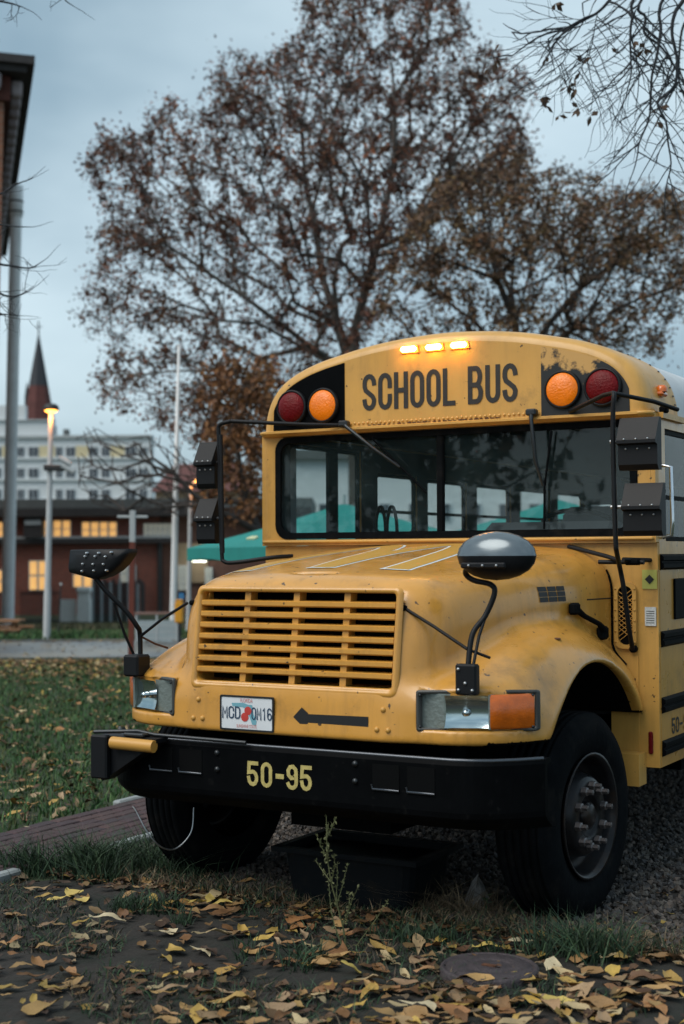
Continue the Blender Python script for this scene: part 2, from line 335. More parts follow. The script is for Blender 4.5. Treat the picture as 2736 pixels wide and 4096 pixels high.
def nose_body(x, y, z):
    ax = np.abs(x); w = np.interp(y, *T_W); t = np.interp(y, *T_T)-.055*(ax/.9)**2
    hood = smax(smax(ax-w, z-t, .22), yface(z)+.05*np.clip((ax-.45)/.25, 0, 3)**2-y, .19)
    ra = np.sqrt((y-AY)**2+(z-AZ)**2); flare = .028*np.exp(-((ra-AR-.02)/.07)**2)
    tf = np.interp(y, *T_F)-.13*np.clip((ax-.80)/.35, 0, 2)**2
    fen = smax(smax(ax-(1.115+flare), z-tf, .17), yplan(ax)-y, .12)
    return smin(hood, fen, .07)
surf_c = 1.648
def nose(x, y, z):
    ax = np.abs(x); f = nose_body(x, y, z)
    f = smax(f, .905-z, .025); f = smax(f, y-1.715, .02)
    ra = np.sqrt((y-AY)**2+(z-AZ)**2)
    f = smax(f, np.minimum(AR-ra, ax-.70), .018)
    f = np.maximum(f, np.minimum(np.minimum(.53-ax, np.minimum(z-1.142, 1.562-z)), .24-y))
    f = np.maximum(f, np.minimum(np.minimum(ax-.662, 1.118-ax), np.minimum(np.minimum(z-.970, 1.137-z), yplan(ax)+.05-y)))
    f = np.maximum(f, (1-np.sqrt((x/.125)**2+((y-.285)/.026)**2+((z-surf_c)/.035)**2))*.02)
    return f
def surface_nets(fn, lo, hi, h):
    n = [int(math.ceil((b-a)/h))+1 for a, b in zip(lo, hi)]; ax = [lo[i]+h*np.arange(n[i]) for i in range(3)]
    X, Y, Z = np.meshgrid(*ax, indexing='ij', sparse=False); V = fn(X, Y, Z); S = V < 0
    c = [k-1 for k in n]; acc = np.zeros((*c, 3)); cnt = np.zeros(c)
    G = np.stack([X, Y, Z], -1)
    offs = [(i, j, k) for i in (0, 1) for j in (0, 1) for k in (0, 1)]
    sl = lambda o: tuple(slice(o[d], o[d]+c[d]) for d in range(3))
    for o in offs:
        for d in range(3):
            if o[d]: continue
            p = list(o); p[d] = 1; va, vb = V[sl(o)], V[sl(p)]; m = S[sl(o)] != S[sl(p)]
            t = np.where(m, va/np.where(m, va-vb, 1), 0); P = G[sl(o)]+t[..., None]*(G[sl(p)]-G[sl(o)])
            acc += P*m[..., None]; cnt += m
    act = cnt > 0; idx = np.full(c, -1); idx[act] = np.arange(act.sum()); vs = acc[act]/cnt[act][:, None]
    for _ in range(4):
        e = h*.05; f0 = fn(*vs.T); g = np.stack([(fn(*(vs+np.eye(3)[d]*e).T)-fn(*(vs-np.eye(3)[d]*e).T))/(2*e) for d in range(3)], -1)
        st = f0/np.maximum((g*g).sum(1), .05); st = np.clip(st, -h*.5, h*.5); vs = vs-st[:, None]*g*.8
    fs = []
    for d in range(3):
        a, b = [(1, 2), (2, 0), (0, 1)][d]
        s0 = [slice(1, n[i]-1) for i in range(3)]; s0[d] = slice(0, n[d]-1); s1 = list(s0); s1[d] = slice(1, n[d])
        A, B = S[tuple(s0)], S[tuple(s1)]; m = np.argwhere(A != B); m2 = A[tuple(m.T)]; m = m+np.array([0 if i == d else 1 for i in range(3)])
        def cell(da, db): q = m.copy(); q[:, a] -= da; q[:, b] -= db; return idx[tuple(q.T)]
        Q = np.stack([cell(1, 1), cell(0, 1), cell(0, 0), cell(1, 0)], 1); Q[~m2] = Q[~m2][:, ::-1]; fs.append(Q)
    return vs, np.concatenate(fs)
vs, fs = surface_nets(nose, (-1.20, 0.0, .875), (1.20, 1.745, 1.83), .0125)
me = bpy.data.meshes.new('nose'); me.from_pydata(vs.tolist(), [], fs.tolist()); me.materials.append(MATS['yellow_paint']); me.materials.append(MATS['dark'])
cen = vs[fs].mean(1); ra = np.sqrt((cen[:, 1]-AY)**2+(cen[:, 2]-AZ)**2)
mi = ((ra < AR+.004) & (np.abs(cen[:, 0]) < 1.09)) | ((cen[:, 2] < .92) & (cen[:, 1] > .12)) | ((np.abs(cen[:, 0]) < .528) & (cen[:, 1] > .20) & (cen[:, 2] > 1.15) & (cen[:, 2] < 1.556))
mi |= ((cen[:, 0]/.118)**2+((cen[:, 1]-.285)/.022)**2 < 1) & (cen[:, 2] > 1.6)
me.polygons.foreach_set('material_index', mi.astype(np.int32)); me.polygons.foreach_set('use_smooth', np.ones(len(fs), bool)); me.update()
hood = link('hood', me, bus)
def surf_x(y, z, s=1, top=1.3):           # outermost point of the nose at that height
    xs = np.linspace(top, .3, 800); v = nose_body(xs, y+0*xs, z+0*xs); i = np.argmax(v < 0); return s*xs[i]
def surf_z(x, y):
    zs = np.linspace(1.9, .9, 1200); v = nose_body(x+0*zs, y+0*zs, zs); i = np.argmax(v < 0); return zs[i]
def surf_y(x, z):
    ys = np.linspace(-.1, 1.0, 1400); v = nose_body(x+0*ys, ys, z+0*ys); i = np.argmax(v < 0); return ys[i]

# seams of the hood: rear edge bead, fender seam
seam = MB(); P = []
for q in range(30):
    a = q/29*math.pi/2; z = 1.15+.5*q/29; P.append((surf_x(1.70, z)+.001, 1.712, z))
seam.tube(P, .006, 5); seam.build('hood_seal', 'rubber', hood)
seam = MB(); seam.tube([(surf_x(y, 1.50)+.0005, y, 1.50) for y in np.linspace(1.42, 1.70, 8)], .004, 5); seam.build('panel_seam', 'black_decal', hood)

# grille
gr = MB(); gy = lambda z: yface(z)
rr_o = rrect(-.562, .562, 1.098, 1.592, .03); rr_i = rrect(-.528, .528, 1.142, 1.562, .02)
n = len(rr_o); vs = []
for P, dy in ((rr_o, .006), (rrect(-.552, .552, 1.106, 1.584, .03), -.012), (rrect(-.535, .535, 1.128, 1.566, .02), -.012), (rr_i, .01), (rr_i, .05)):
    vs.append([(x, gy(z)+dy, z) for x, z in P])
gr.grid(vs, 0, True, close=True); grille = gr.build('grille', 'yellow_paint', bus)
zs_ = np.linspace(1.142, 1.562, 9)[1:-1]
for z in zs_:
    m = MB(); y = gy(z); m.prism([(y-.006, z-.009), (y-.005, z+.009), (y+.002, z+.013), (y+.055, z+.016), (y+.055, z+.000), (y+.002, z-.015)], 'X', -.5285, .5285)
    m.build('slat', 'yellow_paint', grille)
for x in (-.272, 0, .272):
    m = MB(); m.add([(x+dx, gy(z)+dy, z) for z in (1.143, 1.561) for dx, dy in ((-.016, .010), (.016, .010), (.016, .07), (-.016, .07))], [(0, 1, 2, 3), (4, 5, 6, 7), (0, 1, 5, 4), (1, 2, 6, 5), (2, 3, 7, 6), (3, 0, 4, 7)]); m.build('upright', 'yellow_paint', grille)
MB().box(-.527, .527, .190, .198, 1.144, 1.56).build('radiator', 'dark', grille)

mat('lamp_frame', (.05, .052, .05), .4)
# headlamps: pocket from x .66 to 1.12 on both sides, turn signal outside
def yp(x): return float(yplan(np.array(abs(x))))
for s in (1, -1):
    hl = MB(); o = rrect(.655, 1.124, .964, 1.143, .012); i_ = rrect(.668, 1.112, .978, 1.129, .010)
    hl.grid([[(s*x, yp(x)+.012, z) for x, z in o], [(s*x, yp(x)-.006, z) for x, z in o], [(s*x, yp(x)-.006, z) for x, z in i_], [(s*x, yp(x)+.05, z) for x, z in i_]], 0, True, close=True)
    head = hl.build('headlight', 'lamp_frame', bus)
    m = MB(); xs = np.linspace(.668, .80, 8); m.grid([[(s*x, yp(x)+.030, z) for x in xs] for z in (.978, 1.129)]); m.build('bezel', 'lens_milk', head)
    m = MB(); rows = []
    for k in range(9):
        for_ = []
        for j in range(13):
            a, b = k/8*2-1, j/12*2-1; x = .872+b*.088; z = 1.0535+a*.070; for_.append((s*x, yp(x)+.044-.036*(abs(a)**2.5+abs(b)**2.5)*.5-.004, z))
        rows.append(for_)
    m.grid(rows); m.build('reflector', 'reflector', head)
    m = MB(); xs = np.linspace(.786, .962, 8); m.grid([[(s*x, yp(x)-.003, z) for x in xs] for z in (.981, 1.126)]); m.build('lens', 'lens_glass', head)
    m = MB(); m.lathe([(0, -.012), (.014, -.01), (.016, .02)], (s*.872, yp(.872)+.012, 1.05), 'Y', 12); m.build('bulb', 'chrome', head)
    m = MB(); xs = np.linspace(.970, 1.112, 12); m.grid([[(s*x, yp(x)-.010+(.012 if z in (.979, 1.128) else 0), z) for x in xs] for z in (.979, .990, 1.05, 1.117, 1.128)]); m.build('turn_signal', 'orange_lens', head)
    MB().box(min(s*.962, s*.970), max(s*.962, s*.970), yp(.966)-.006, yp(.966)+.04, .979, 1.128).build('divider', 'lens_milk', head)
    for (x, z) in ((.674, .985), (.674, 1.122), (1.106, .985), (1.106, 1.122)):
        MB().lathe([(0, -.006), (.006, -.004), (.006, .004)], (s*x, yp(x)-.005, z), 'Y', 8).build('screw', 'steel_dark', head)
# bolts on the lower panel
for s in (1, -1):
    for (x, z) in ((.499, 1.051), (.471, .963), (.526, .962)):
        MB().lathe([(0, -.010), (.009, -.009), (.013, -.003), (.013, .004)], (s*x, surf_y(s*x, z), z), 'Y', 10).build('bolt', 'yellow_plain', bus)

# number plate
PY = surf_y(-.2, 1.0)-.036-.002; FY = surf_y(.25, 1.0)
pl = MB(); pl.box(-.362, -.070, PY+.030, PY+.036, .922, 1.077, 0, .002); plate = pl.build('licence_plate', 'plate_white', bus)
MB().ring(rrect(-.366, -.066, .918, 1.081, .008, 2), rrect(-.358, -.074, .926, 1.073, .006, 2), 'Y', PY+.027, PY+.0365).build('plate_frame', 'steel_dark', plate)
pm = lambda x, z, o=0: (x, PY+.0275-o, z)
st_ = [(-.300, 1.045), (-.235, 1.048), (-.205, 1.040), (-.185, 1.040), (-.178, 1.000), (-.160, .965), (-.165, .945), (-.185, .950), (-.200, .985), (-.215, 1.020), (-.240, 1.028), (-.295, 1.030)]
m = MB(); m.add([(x, PY+.0288, z) for x, z in st_], [tuple(range(len(st_)))]); m.build('state_outline', 'plate_blue', plate)
for (x, z, r) in ((-.208, 1.012, .020), (-.226, .982, .021)):
    m = MB(); m.lathe([(0, -.0005), (r, 0)], (x, PY+.0282, z), 'Y', 14); m.build('orange_fruit', 'plate_red', plate)
for i, ch in enumerate('MCD'): glyph(ch, -.353+.036*i, .972, .031, .058, .0068, pm).build('plate_character', 'plate_navy', plate)
for i, ch in enumerate('0M16'): glyph('O' if ch == '0' else ch, -.188+.029*i, .972, .0255, .058, .0060, pm).build('plate_character', 'plate_navy', plate)
text_on('plate_lettering', 'FLORIDA', 'plate_pink', plate, (-.216, PY+.0280, 1.059), (1, 0, 0), (0, 0, 1), .068, .018)
text_on('plate_lettering', 'SUNSHINE STATE', 'plate_pink', plate, (-.216, PY+.0280, .940), (1, 0, 0), (0, 0, 1), .112, .016)
# black arrow
ay = min(surf_y(.05, 1.0), surf_y(.42, 1.0))-.003; m = MB(); m.add([(x, ay, z) for x, z in ((.036, .996), (.082, 1.042), (.115, 1.018), (.115, 1.013), (.428, 1.017), (.428, .972), (.115, .974), (.115, .970), (.085, .955))], [(0, 1, 2, 3, 6, 7, 8), (3, 4, 5, 6)]); m.build('arrow_mark', 'black_decal', bus)

# hood markings: a large letter M of two arches, gold with white outline
hm = MB()
def hood_pt(x, y, o=.003): return (x, y, surf_z(x, y)+o)
def hood_band(pts, w, mi, off):
    Q = catmull(pts, 8); rows = []
    for i, p in enumerate(Q):
        t = Q[min(i+1, len(Q)-1)]-Q[max(i-1, 0)]; t /= np.linalg.norm(t); nrm = np.array([-t[1], t[0]]); rows.append([hood_pt(*(p+nrm*w*k), off) for k in (-.5, 0, .5)])
    hm.grid(rows, mi, True)
M_L = [(-.55, .42), (-.53, .8), (-.47, 1.2), (-.39, 1.47), (-.30, 1.56), (-.22, 1.47), (-.12, 1.1), (-.06, .43)]
M_R = [(-.06, .43), (-.01, 1.1), (.05, 1.47), (.13, 1.58), (.21, 1.48), (.29, 1.15), (.335, .8), (.35, .42)]
for Q in (M_L, M_R):
    hood_band(Q, .158, 1, .0018); hood_band(Q, .126, 0, .0032)
for x in (-.55, -.06, .35): hood_band([(x-.078, .425), (x, .422), (x+.078, .425)], .018, 1, .0042)
hm.build('arch_marking', ['decal_gold', 'decal_white'], hood)
# side emblem and latch
def on_side(y, z, o): return surf_x(y, z)+o
em = MB()
for r_ in range(3):
    for c_ in range(3):
        y, z = .955+c_*.082, 1.500+r_*.026
        em.add([(on_side(yy, zz, .004), yy, zz) for yy, zz in ((y, z), (y+.074, z), (y+.074, z+.023), (y, z+.023))], [(0, 1, 2, 3)])
em.build('side_emblem', 'black_decal', hood)
x_ = on_side(1.25, 1.45, 0); x2 = on_side(1.55, 1.33, 0)
m = MB(); m.tube([(x_+.03, 1.25, 1.455), (x_+.035, 1.34, 1.42), (x2+.035, 1.46, 1.375), (x2+.04, 1.53, 1.335)], [.018, .014, .014, .020], 8)
m.box(x_+.002, x_+.045, 1.20, 1.27, 1.43, 1.49, 0, .01); m.box(x2+.002, x2+.05, 1.50, 1.575, 1.29, 1.36, 0, .012); m.build('hood_latch', 'rubber', hood)
m = MB()
for (y, z) in ((.83, 1.402),):
    m.lathe([(0, .003), (.018, .001), (.024, -.004)], (1.0, y, surf_z(1.0, y)), 'Z', 10)
m.build('fender_hole', 'rust', hood)

# bumper
bp = MB(); prof = [(.12, .545), (.075, .548), (.02, .585), (.0, .605), (-.006, .63), (-.006, .832), (.004, .848), (.045, .853), (.060, .845), (.060, .83), (.02, .825), (.02, .63), (.03, .61), (.08, .565), (.12, .56)]
xs = list(np.linspace(-1.17, -.8, 12))+list(np.linspace(-.7, .7, 7))+list(np.linspace(.8, 1.17, 12))
yb = lambda x: .30*np.clip((abs(x)-.80)/.40, 0, 1)**2.2
bp.grid([[(x, y+yb(x), z) for (y, z) in prof] for x in xs], 0, False, close=False)
for i_ in range(len(bp.sm)): bp.sm[i_] = False
for x in (-1.17, 1.17): bp.add([(x, y+yb(x), z) for (y, z) in prof], [tuple(range(len(prof)))])
bumper = bp.build('bumper', 'black_paint', bus)
m = MB(); m.tube([(x, yb(x)+.012, .852) for x in np.linspace(-1.16, 1.16, 30)], .010, 6); m.build('top_edge', 'edge_shine', bumper)
for s in (1, -1):
    for (a, b) in ((.46, .592), (.632, .765)):
        x0, x1 = sorted((s*a, s*b)); m = MB(); m.prism([(x0, .705), (x1, .705), (x1, .815), (x0, .815)], 'Y', -.0085, -.0055); h_ = m.build('tow_opening', 'dark', bumper)
        m = MB(); m.tube([(x0-.004, -.010, .725), (x0, -.010, .704), (x1, -.010, .704)], .006, 6); m.build('opening_lip', 'edge_shine', h_)
    for z in (.809, .732): MB().lathe([(0, -.012), (.012, -.010), (.014, 0)], (s*.372, -.006, z), 'Y', 8).build('bumper_bolt', 'steel_dark', bumper)
nm = lambda x, z, o=0: (x, -.0085-o, z)
mat('stencil_yellow', (.46, .38, .13), .6, var=.3, vscale=60)
for i, ch in enumerate('50-95'):
    w = .062; x = (-.203, -.127, -.048, .012, .086)[i]
    if ch == '-': glyph('-', x, .668, .048, .115, .022, nm).build('stencil_number', 'stencil_yellow', bumper)
    else: glyph(ch, x, .668, w, .115, .018, nm).build('stencil_number', 'stencil_yellow', bumper)
# crossing gate folded against the right end of the bumper
gt = MB(); gt.prism([(-1.02, .675), (-.985, .645), (-.66, .845), (-.66, .865), (-1.02, .865)], 'Y', -.10, -.005); gt.box(-1.03, -.93, -.14, -.10, .66, .87, 0, .008); gate = gt.build('crossing_gate', 'plastic_black', bus)
m = MB(); m.tube([(-.905, -.125, .838), (-.66, -.115, .832)], [.030, .030], 10); m.build('gate_roller', 'yellow_plain', gate)
m = MB(); m.tube([(-1.02, -.12, .882), (-.80, -.06, .892), (-.72, -.03, .875), (-.2, -.02, .868)], .010, 6); m.build('gate_rod', 'steel_dark', gate)
m = MB(); m.box(-.86, -.74, -.10, -.03, .866, .885, 0, .006); m.build('gate_hinge', 'steel_dark', gate)

# ---- cab and body
BW = 1.22; BY0, BY1 = 1.745, 10.2
fr = MB(); fr.box(-BW+.002, -.97, 1.722, 1.744, .62, 1.79); fr.box(.97, BW-.002, 1.722, 1.744, .62, 1.79); fr.box(-.97, .97, 1.722, 1.744, 1.0, 1.79)
fr.ring(rrect(-BW, BW, 1.792, 2.474, .004), rrect(-1.125, 1.125, 1.828, 2.445, .085), 'Y', 1.690, 1.744)
cowl = fr.build('cowl', 'yellow_flat', bus)
MB().box(-BW+.01, BW-.01, 1.668, 1.7215, 1.806, 1.824, 0, .006).build('sill_trim', 'yellow_flat', cowl)
m = MB(); m.box(.985, 1.145, 1.60, 1.72, .535, .70); m.box(.96, 1.11, 1.715, 1.7215, .56, 1.2); m.build('mud_skirt', 'yellow_flat', cowl)
for s in (-1, 1):
    m = MB(); m.tube([(s*1.19, 1.70, 1.83), (s*1.19, 1.70, 2.43)], .012, 6); m.build('pillar_bead', 'yellow_flat', cowl)
# cowl vent with mesh on the driver side
m = MB(); m.ring(rrect(.985, 1.105, 1.235, 1.585, .045), rrect(1.005, 1.085, 1.255, 1.565, .038), 'Y', 1.700, 1.7215); vent = m.build('cowl_vent', 'yellow_flat', bus)
MB().add([(x, 1.7195, z) for x, z in rrect(1.004, 1.086, 1.254, 1.566, .038)], [tuple(range(28))]).build('vent_opening', 'dark', vent)
m = MB()
for k in range(-4, 16):
    for d in (1, -1):
        z0 = 1.25+k*.024; a, b = (1.006, z0), (1.084, z0+d*.060); 
        if min(a[1], b[1]) > 1.262 and max(a[1], b[1]) < 1.558: m.tube([(a[0], 1.712+.002*d, a[1]), (b[0], 1.712+.002*d, b[1])], .0022, 4)
m.build('vent_mesh', 'yellow_plain', vent)
for k in range(6):
    for x in (.993, 1.097): MB().lathe([(0, -.005), (.006, -.003), (.007, .002)], (x, 1.700, 1.27+k*.056), 'Y', 6).build('rivet', 'yellow_plain', vent)
MB().box(1.135, 1.214, 1.716, 1.7215, 1.55, 1.65).build('green_sticker', 'sticker_green', cowl)
m = MB(); m.add([(x, 1.7135, z) for x, z in ((1.15, 1.60), (1.175, 1.625), (1.20, 1.60), (1.175, 1.575))], [(0, 1, 2, 3)]); m.build('sticker_mark', 'black_decal', cowl)
MB().box(1.148, 1.207, 1.714, 1.7215, 1.357, 1.455).build('paper_notice', 'paper', cowl)
for k in range(6): MB().box(1.156, 1.199, 1.7125, 1.7135, 1.372+.012*k, 1.375+.012*k).build('print_line', 'letter_black', cowl)
MB().box(1.160, 1.184, 1.708, 1.7215, .69, .807, 0, .006).build('side_reflector', 'red_lens', cowl)
# windshield
m = MB(); m.ring(rrect(-1.122, 1.122, 1.831, 2.442, .083), rrect(-1.085, 1.085, 1.868, 2.408, .07), 'Y', 1.682, 1.70); ws = m.build('windshield', 'rubber', bus)
for s in (-1, 1):
    x0, x1 = sorted((s*.018-.02, s*1.09)); 
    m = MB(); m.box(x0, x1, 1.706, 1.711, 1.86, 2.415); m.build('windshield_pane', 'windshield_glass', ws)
MB().box(-.046, -.002, 1.684, 1.716, 1.862, 2.412, 0, .008).build('centre_divider', 'rubber', ws)
# roof cap
HP = [(-1.20, 2.478), (-1.187, 2.575), (-1.152, 2.672), (-1.079, 2.762), (-.963, 2.832), (-.82, 2.884), (-.662, 2.922), (-.497, 2.955), (-.317, 2.979), (-.12, 2.993), (0, 2.996)]
HP = HP+[(-x, z) for x, z in HP[-2::-1]]
HPF = [tuple(p) for p in catmull(HP, 4)]
def inset(P, d): return [(x*(1-d/1.2), 2.478+(z-2.478)*(1-d/.518)) for x, z in P]
CY = 1.640
cp = MB(); secs = [(CY, .070), (CY+.004, .050), (CY+.018, .028), (CY+.045, .012), (CY+.09, .002), (CY+.16, 0), (2.18, 0)]
rows = [[(x, y, z) for x, z in inset(HPF, d)] for y, d in secs]; cp.grid(rows, 0, True)
f0 = rows[0]; cp.add(f0, [tuple(range(len(f0)))])
cap = cp.build('roof_cap', 'yellow_flat', bus)
m = MB(); pr = [(CY-.022, 2.462), (CY-.022, 2.474), (CY+.0, 2.480), (CY+.05, 2.480), (CY+.05, 2.452), (CY+.02, 2.446)]
m.prism([(y, z) for y, z in pr], 'X', -1.15, 1.15)
for s in (-1, 1):
    R = [[(s*(1.15+.07*math.sin(a)), y+(.07*(1-math.cos(a))), z) for y, z in pr] for a in np.linspace(0, math.pi/2, 6)]
    m.grid(R, 0, True, close=True); x0, x1 = sorted((s*1.20, s*1.245)); m.box(x0, x1, CY+.12, 2.18, 2.448, 2.478)
m.build('drip_rail', 'yellow_flat', cap)
m = MB()
for k in range(26): a = random.random(); x_ = -.46+.032*k; m.add([(x_, CY-.0032, 2.481), (x_+.02+.016*a, CY-.0032, 2.481), (x_+.015+.012*a, CY-.0032, 2.484+.010*random.random()), (x_+.004, CY-.0032, 2.484+.006*a)], [(0, 1, 2, 3)])
m.build('rust_streak', 'rust', cap)
riv = MB().lathe([(0, -.006), (.006, -.005), (.009, -.001), (.009, .002)], (0, 0, 0), 'Y', 7).mesh('rivet', 'yellow_flat')
for k in range(42): link('rivet', riv, cap, (-.575+k*.0285, CY-.001, 2.497+.0015*math.sin(k*2.1)))
for k in range(9): link('rivet', riv, cap, (1.10+.0*k, CY+.03, 2.497)) if k == 0 else None
mb_ = MB()
for s in (-1, 1):
    for k in range(12):
        x, z = HPF[3+k*2] if s < 0 else HPF[-4-k*2]; d = .98; mb_.lathe([(0, .006), (.007, .003), (.008, -.003)], (x*1.001, 2.14, z), 'Z', 6)
mb_.build('rivet_row', 'steel_dark', cap)
# black panels of the warning lights
FP = inset(HPF, .074)
def panel(sel, mats, name, off=.0025):
    top = [(x, z) for x, z in FP if sel(x)]; 
    return top
L_top = [(-1.105, 2.482)]+[(x, z) for x, z in FP if -1.105 < x < -.611]; zt = np.interp(-.611, [p[0] for p in FP], [p[1] for p in FP]); L_top += [(-.611, zt), (-.611, 2.482)]
m = MB(); m.add([(x, CY-.0025, z-.004) for x, z in L_top], [tuple(range(len(L_top)))]); m.build('light_panel', 'black_paint', cap)
wm = bpy.data.materials.new('worn_black'); MATS['worn_black'] = wm; wm.use_nodes = True; t = wm.node_tree; b = t.nodes['Principled BSDF']; b.inputs['Roughness'].default_value = .42
co = t.nodes.new('ShaderNodeTexCoord'); nz = t.nodes.new('ShaderNodeTexNoise'); nz.inputs['Scale'].default_value = 5.2; nz.inputs['Detail'].default_value = 6; nz.inputs['Roughness'].default_value = .6
sx = t.nodes.new('ShaderNodeSeparateXYZ'); t.links.new(co.outputs['Object'], nz.inputs['Vector']); t.links.new(co.outputs['Object'], sx.inputs[0])
mr = t.nodes.new('ShaderNodeMapRange'); mr.inputs[1].default_value = 2.62; mr.inputs[2].default_value = 2.84; mr.inputs[3].default_value = -.10; mr.inputs[4].default_value = .18
ad = t.nodes.new('ShaderNodeMath'); ad.operation = 'ADD'; rp = t.nodes.new('ShaderNodeValToRGB'); rp.color_ramp.elements[0].position = .545; rp.color_ramp.elements[1].position = .60
rp.color_ramp.elements[0].color = (.012, .013, .014, 1); rp.color_ramp.elements[1].color = (.56, .32, .10, 1)
t.links.new(sx.outputs['Z'], mr.inputs[0]); t.links.new(nz.outputs['Fac'], ad.inputs[0]); t.links.new(mr.outputs[0], ad.inputs[1]); t.links.new(ad.outputs[0], rp.inputs[0]); t.links.new(rp.outputs[0], b.inputs['Base Color'])
R_top = [(-x, z) for x, z in L_top]; m = MB(); m.add([(x, CY-.0025, z-.004) for x, z in R_top], [tuple(range(len(R_top)))]); m.build('light_panel', 'worn_black', cap)
# warning lights
for (x, mname) in ((-.967, 'red_lens'), (-.751, 'amber_lens'), (.738, 'amber_lens'), (.962, 'red_lens')):
    m = MB(); m.lathe([(.104, .0), (.104, -.018), (.098, -.026), (.090, -.024), (.088, -.01)], (x, CY-.002, 2.614), 'Y', 28); wl = m.build('warning_light', 'plastic_black', bus)
    m = MB(); m.lathe([(0, -.052), (.03, -.050), (.06, -.044), (.08, -.034), (.0905, -.020)], (x, CY-.002, 2.614), 'Y', 28); m.build('lens', mname, wl)
# destination lettering
tm = lambda x, z, o=0: (x, CY-.0028-o, z)
x = -.492
for ch in 'SCHOOL BUS':
    if ch == ' ': x += .062; continue
    w = {'L': .078, 'H': .090, 'B': .092}.get(ch, .089); glyph(ch, x, 2.567, w, .212, .0275, tm).build('sign_letter', 'letter_black', cap); x += w+.0138
# three lit marker lamps
for x in (-.180, -.022, .133):
    m = MB(); m.prism([(x-.058, 2.880), (x+.058, 2.880), (x+.050, 2.920), (x-.050, 2.920)], 'Y', CY-.012, CY+.03); ml = m.build('marker_lamp', 'amber_lens', bus)
    m = MB(); m.box(x-.050, x+.050, CY-.040, CY-.012, 2.884, 2.916, 0, .012); m.build('lamp_cover', 'lamp_lit', ml)
for s in (-1, 1):
    m = MB(); m.box(*sorted((s*1.16, s*1.215)), 1.86, 1.95, 2.575, 2.60, 0, .01); m.lathe([(.03, 0), (.03, .02), (.02, .035), (0, .038)], (s*1.195, 1.9, 2.60), 'Z', 12)
    m.build('side_marker', 'orange_lens', cap)

# roof, walls, floor
rf = MB(); RP = inset(HPF, .012)
rf.grid([[(x, y, z) for x, z in RP] for y in (2.181, 10.1, 10.2)], 0, True); rf.add([(x, 10.2, z) for x, z in RP], [tuple(range(len(RP)))]); roof = rf.build('roof', 'roof_white', bus)
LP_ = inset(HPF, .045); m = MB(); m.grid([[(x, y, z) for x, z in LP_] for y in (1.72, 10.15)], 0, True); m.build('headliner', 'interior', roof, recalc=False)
ws_ = [(1.97, 2.08), (2.12, 2.40), (2.565, 2.82)]
win_r = [(1.93, 2.84, 1.02, 2.43)]+[(3.065, 3.675, 1.875, 2.30)]+[(3.84+.872*k, 3.84+.872*k+.69, 1.875, 2.29) for k in range(7)]
win_l = [(1.86, 2.70, 1.80, 2.40)]+[(3.065, 3.675, 1.875, 2.30)]+[(3.84+.872*k, 3.84+.872*k+.69, 1.875, 2.29) for k in range(7)]
def wall(s, wins):
    x0, x1 = sorted((s*(BW-.045), s*BW)); m = MB(); y = BY0
    for (a, b, z0, z1) in wins:
        m.box(x0, x1, y, a, .62, 2.476); m.box(x0, x1, a, b, .62, z0); m.box(x0, x1, a, b, z1, 2.476); y = b
    m.box(x0, x1, y, BY1, .62, 2.476); return m.build('side_wall', 'yellow_paint', bus)
wr = wall(-1, win_r); wl_ = wall(1, win_l)
for s, wins in ((-1, win_r), (1, win_l)):
    x0, x1 = sorted((s*(BW-.052), s*(BW-.0465))); m = MB(); y = BY0
    for (a, b, z0, z1) in wins: m.box(x0, x1, y, a, .94, 2.47); m.box(x0, x1, a, b, .94, z0); m.box(x0, x1, a, b, z1, 2.47); y = b
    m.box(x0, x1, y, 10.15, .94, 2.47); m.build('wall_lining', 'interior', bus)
for s, wins, wo in ((-1, win_r, wr), (1, win_l, wl_)):
    for i, (a, b, z0, z1) in enumerate(wins):
        xa, xb = sorted((s*(BW-.035), s*(BW-.012))); door = s < 0 and i == 0
        m = MB(); m.ring(rrect(a-.001, b+.001, z0-.001, z1+.001, .006, 2), rrect(a+.025, b-.025, z0+.025, z1-.025, .03, 2), 'X', xa, xb); w = m.build('entry_door' if door else 'side_window', 'black_paint', bus)
        xm = s*(BW-.024); MB().box(xm-.002, xm+.002, a+.02, b-.02, z0+.02, z1-.02).build('pane', 'window_glass', w)
        if door:
            MB().box(xa, xb, 2.43, 2.55, z0+.02, z1-.02).build('door_stile', 'black_paint', w); MB().box(xa+.002, xb-.002, a+.03, a+.10, z0+.02, z1-.02).build('door_jamb', 'interior_grey', w)
        else: MB().box(xa+.003, xb-.003, a+.02, b-.02, 2.025, 2.047).build('sash_bar', 'black_paint', w)
    for z in (1.69, 1.285, .94, .715):
        m = MB(); xa = s*(BW+.001); h_ = .042
        prof = [(0, -h_), (.020, -h_+.012), (.020, -.010), (.010, -.004), (.010, .004), (.020, .010), (.020, h_-.012), (0, h_)]
        m.grid([[(xa+s*px_, y, z+pz) for px_, pz in prof] for y in (1.752, 10.18)], 0, False); m.add([(xa+s*px_, 1.752, z+pz) for px_, pz in prof], [tuple(range(8))]); m.build('rub_rail', 'black_paint', wo)
for i, ch in enumerate('50-95'):
    glyph(ch, 1.925+.072*i, .772, .055, .085, .013, lambda a, z, o=0: (BW+.003+o, a, z)).build('side_number', 'letter_black', wl_)
m = MB(); m.tube([(BW+.002, 1.80, 2.20), (BW+.05, 1.80, 2.19), (BW+.055, 1.80, 1.90), (BW+.05, 1.80, 1.83), (BW+.002, 1.80, 1.82)], .011, 8); m.build('grab_handle', 'chrome', wl_)
m = MB(); m.tube([(-BW-.002, 1.80, 2.20), (-BW-.05, 1.80, 2.19), (-BW-.055, 1.80, 1.90), (-BW-.002, 1.80, 1.82)], .011, 8); m.build('grab_handle', 'chrome', wr)
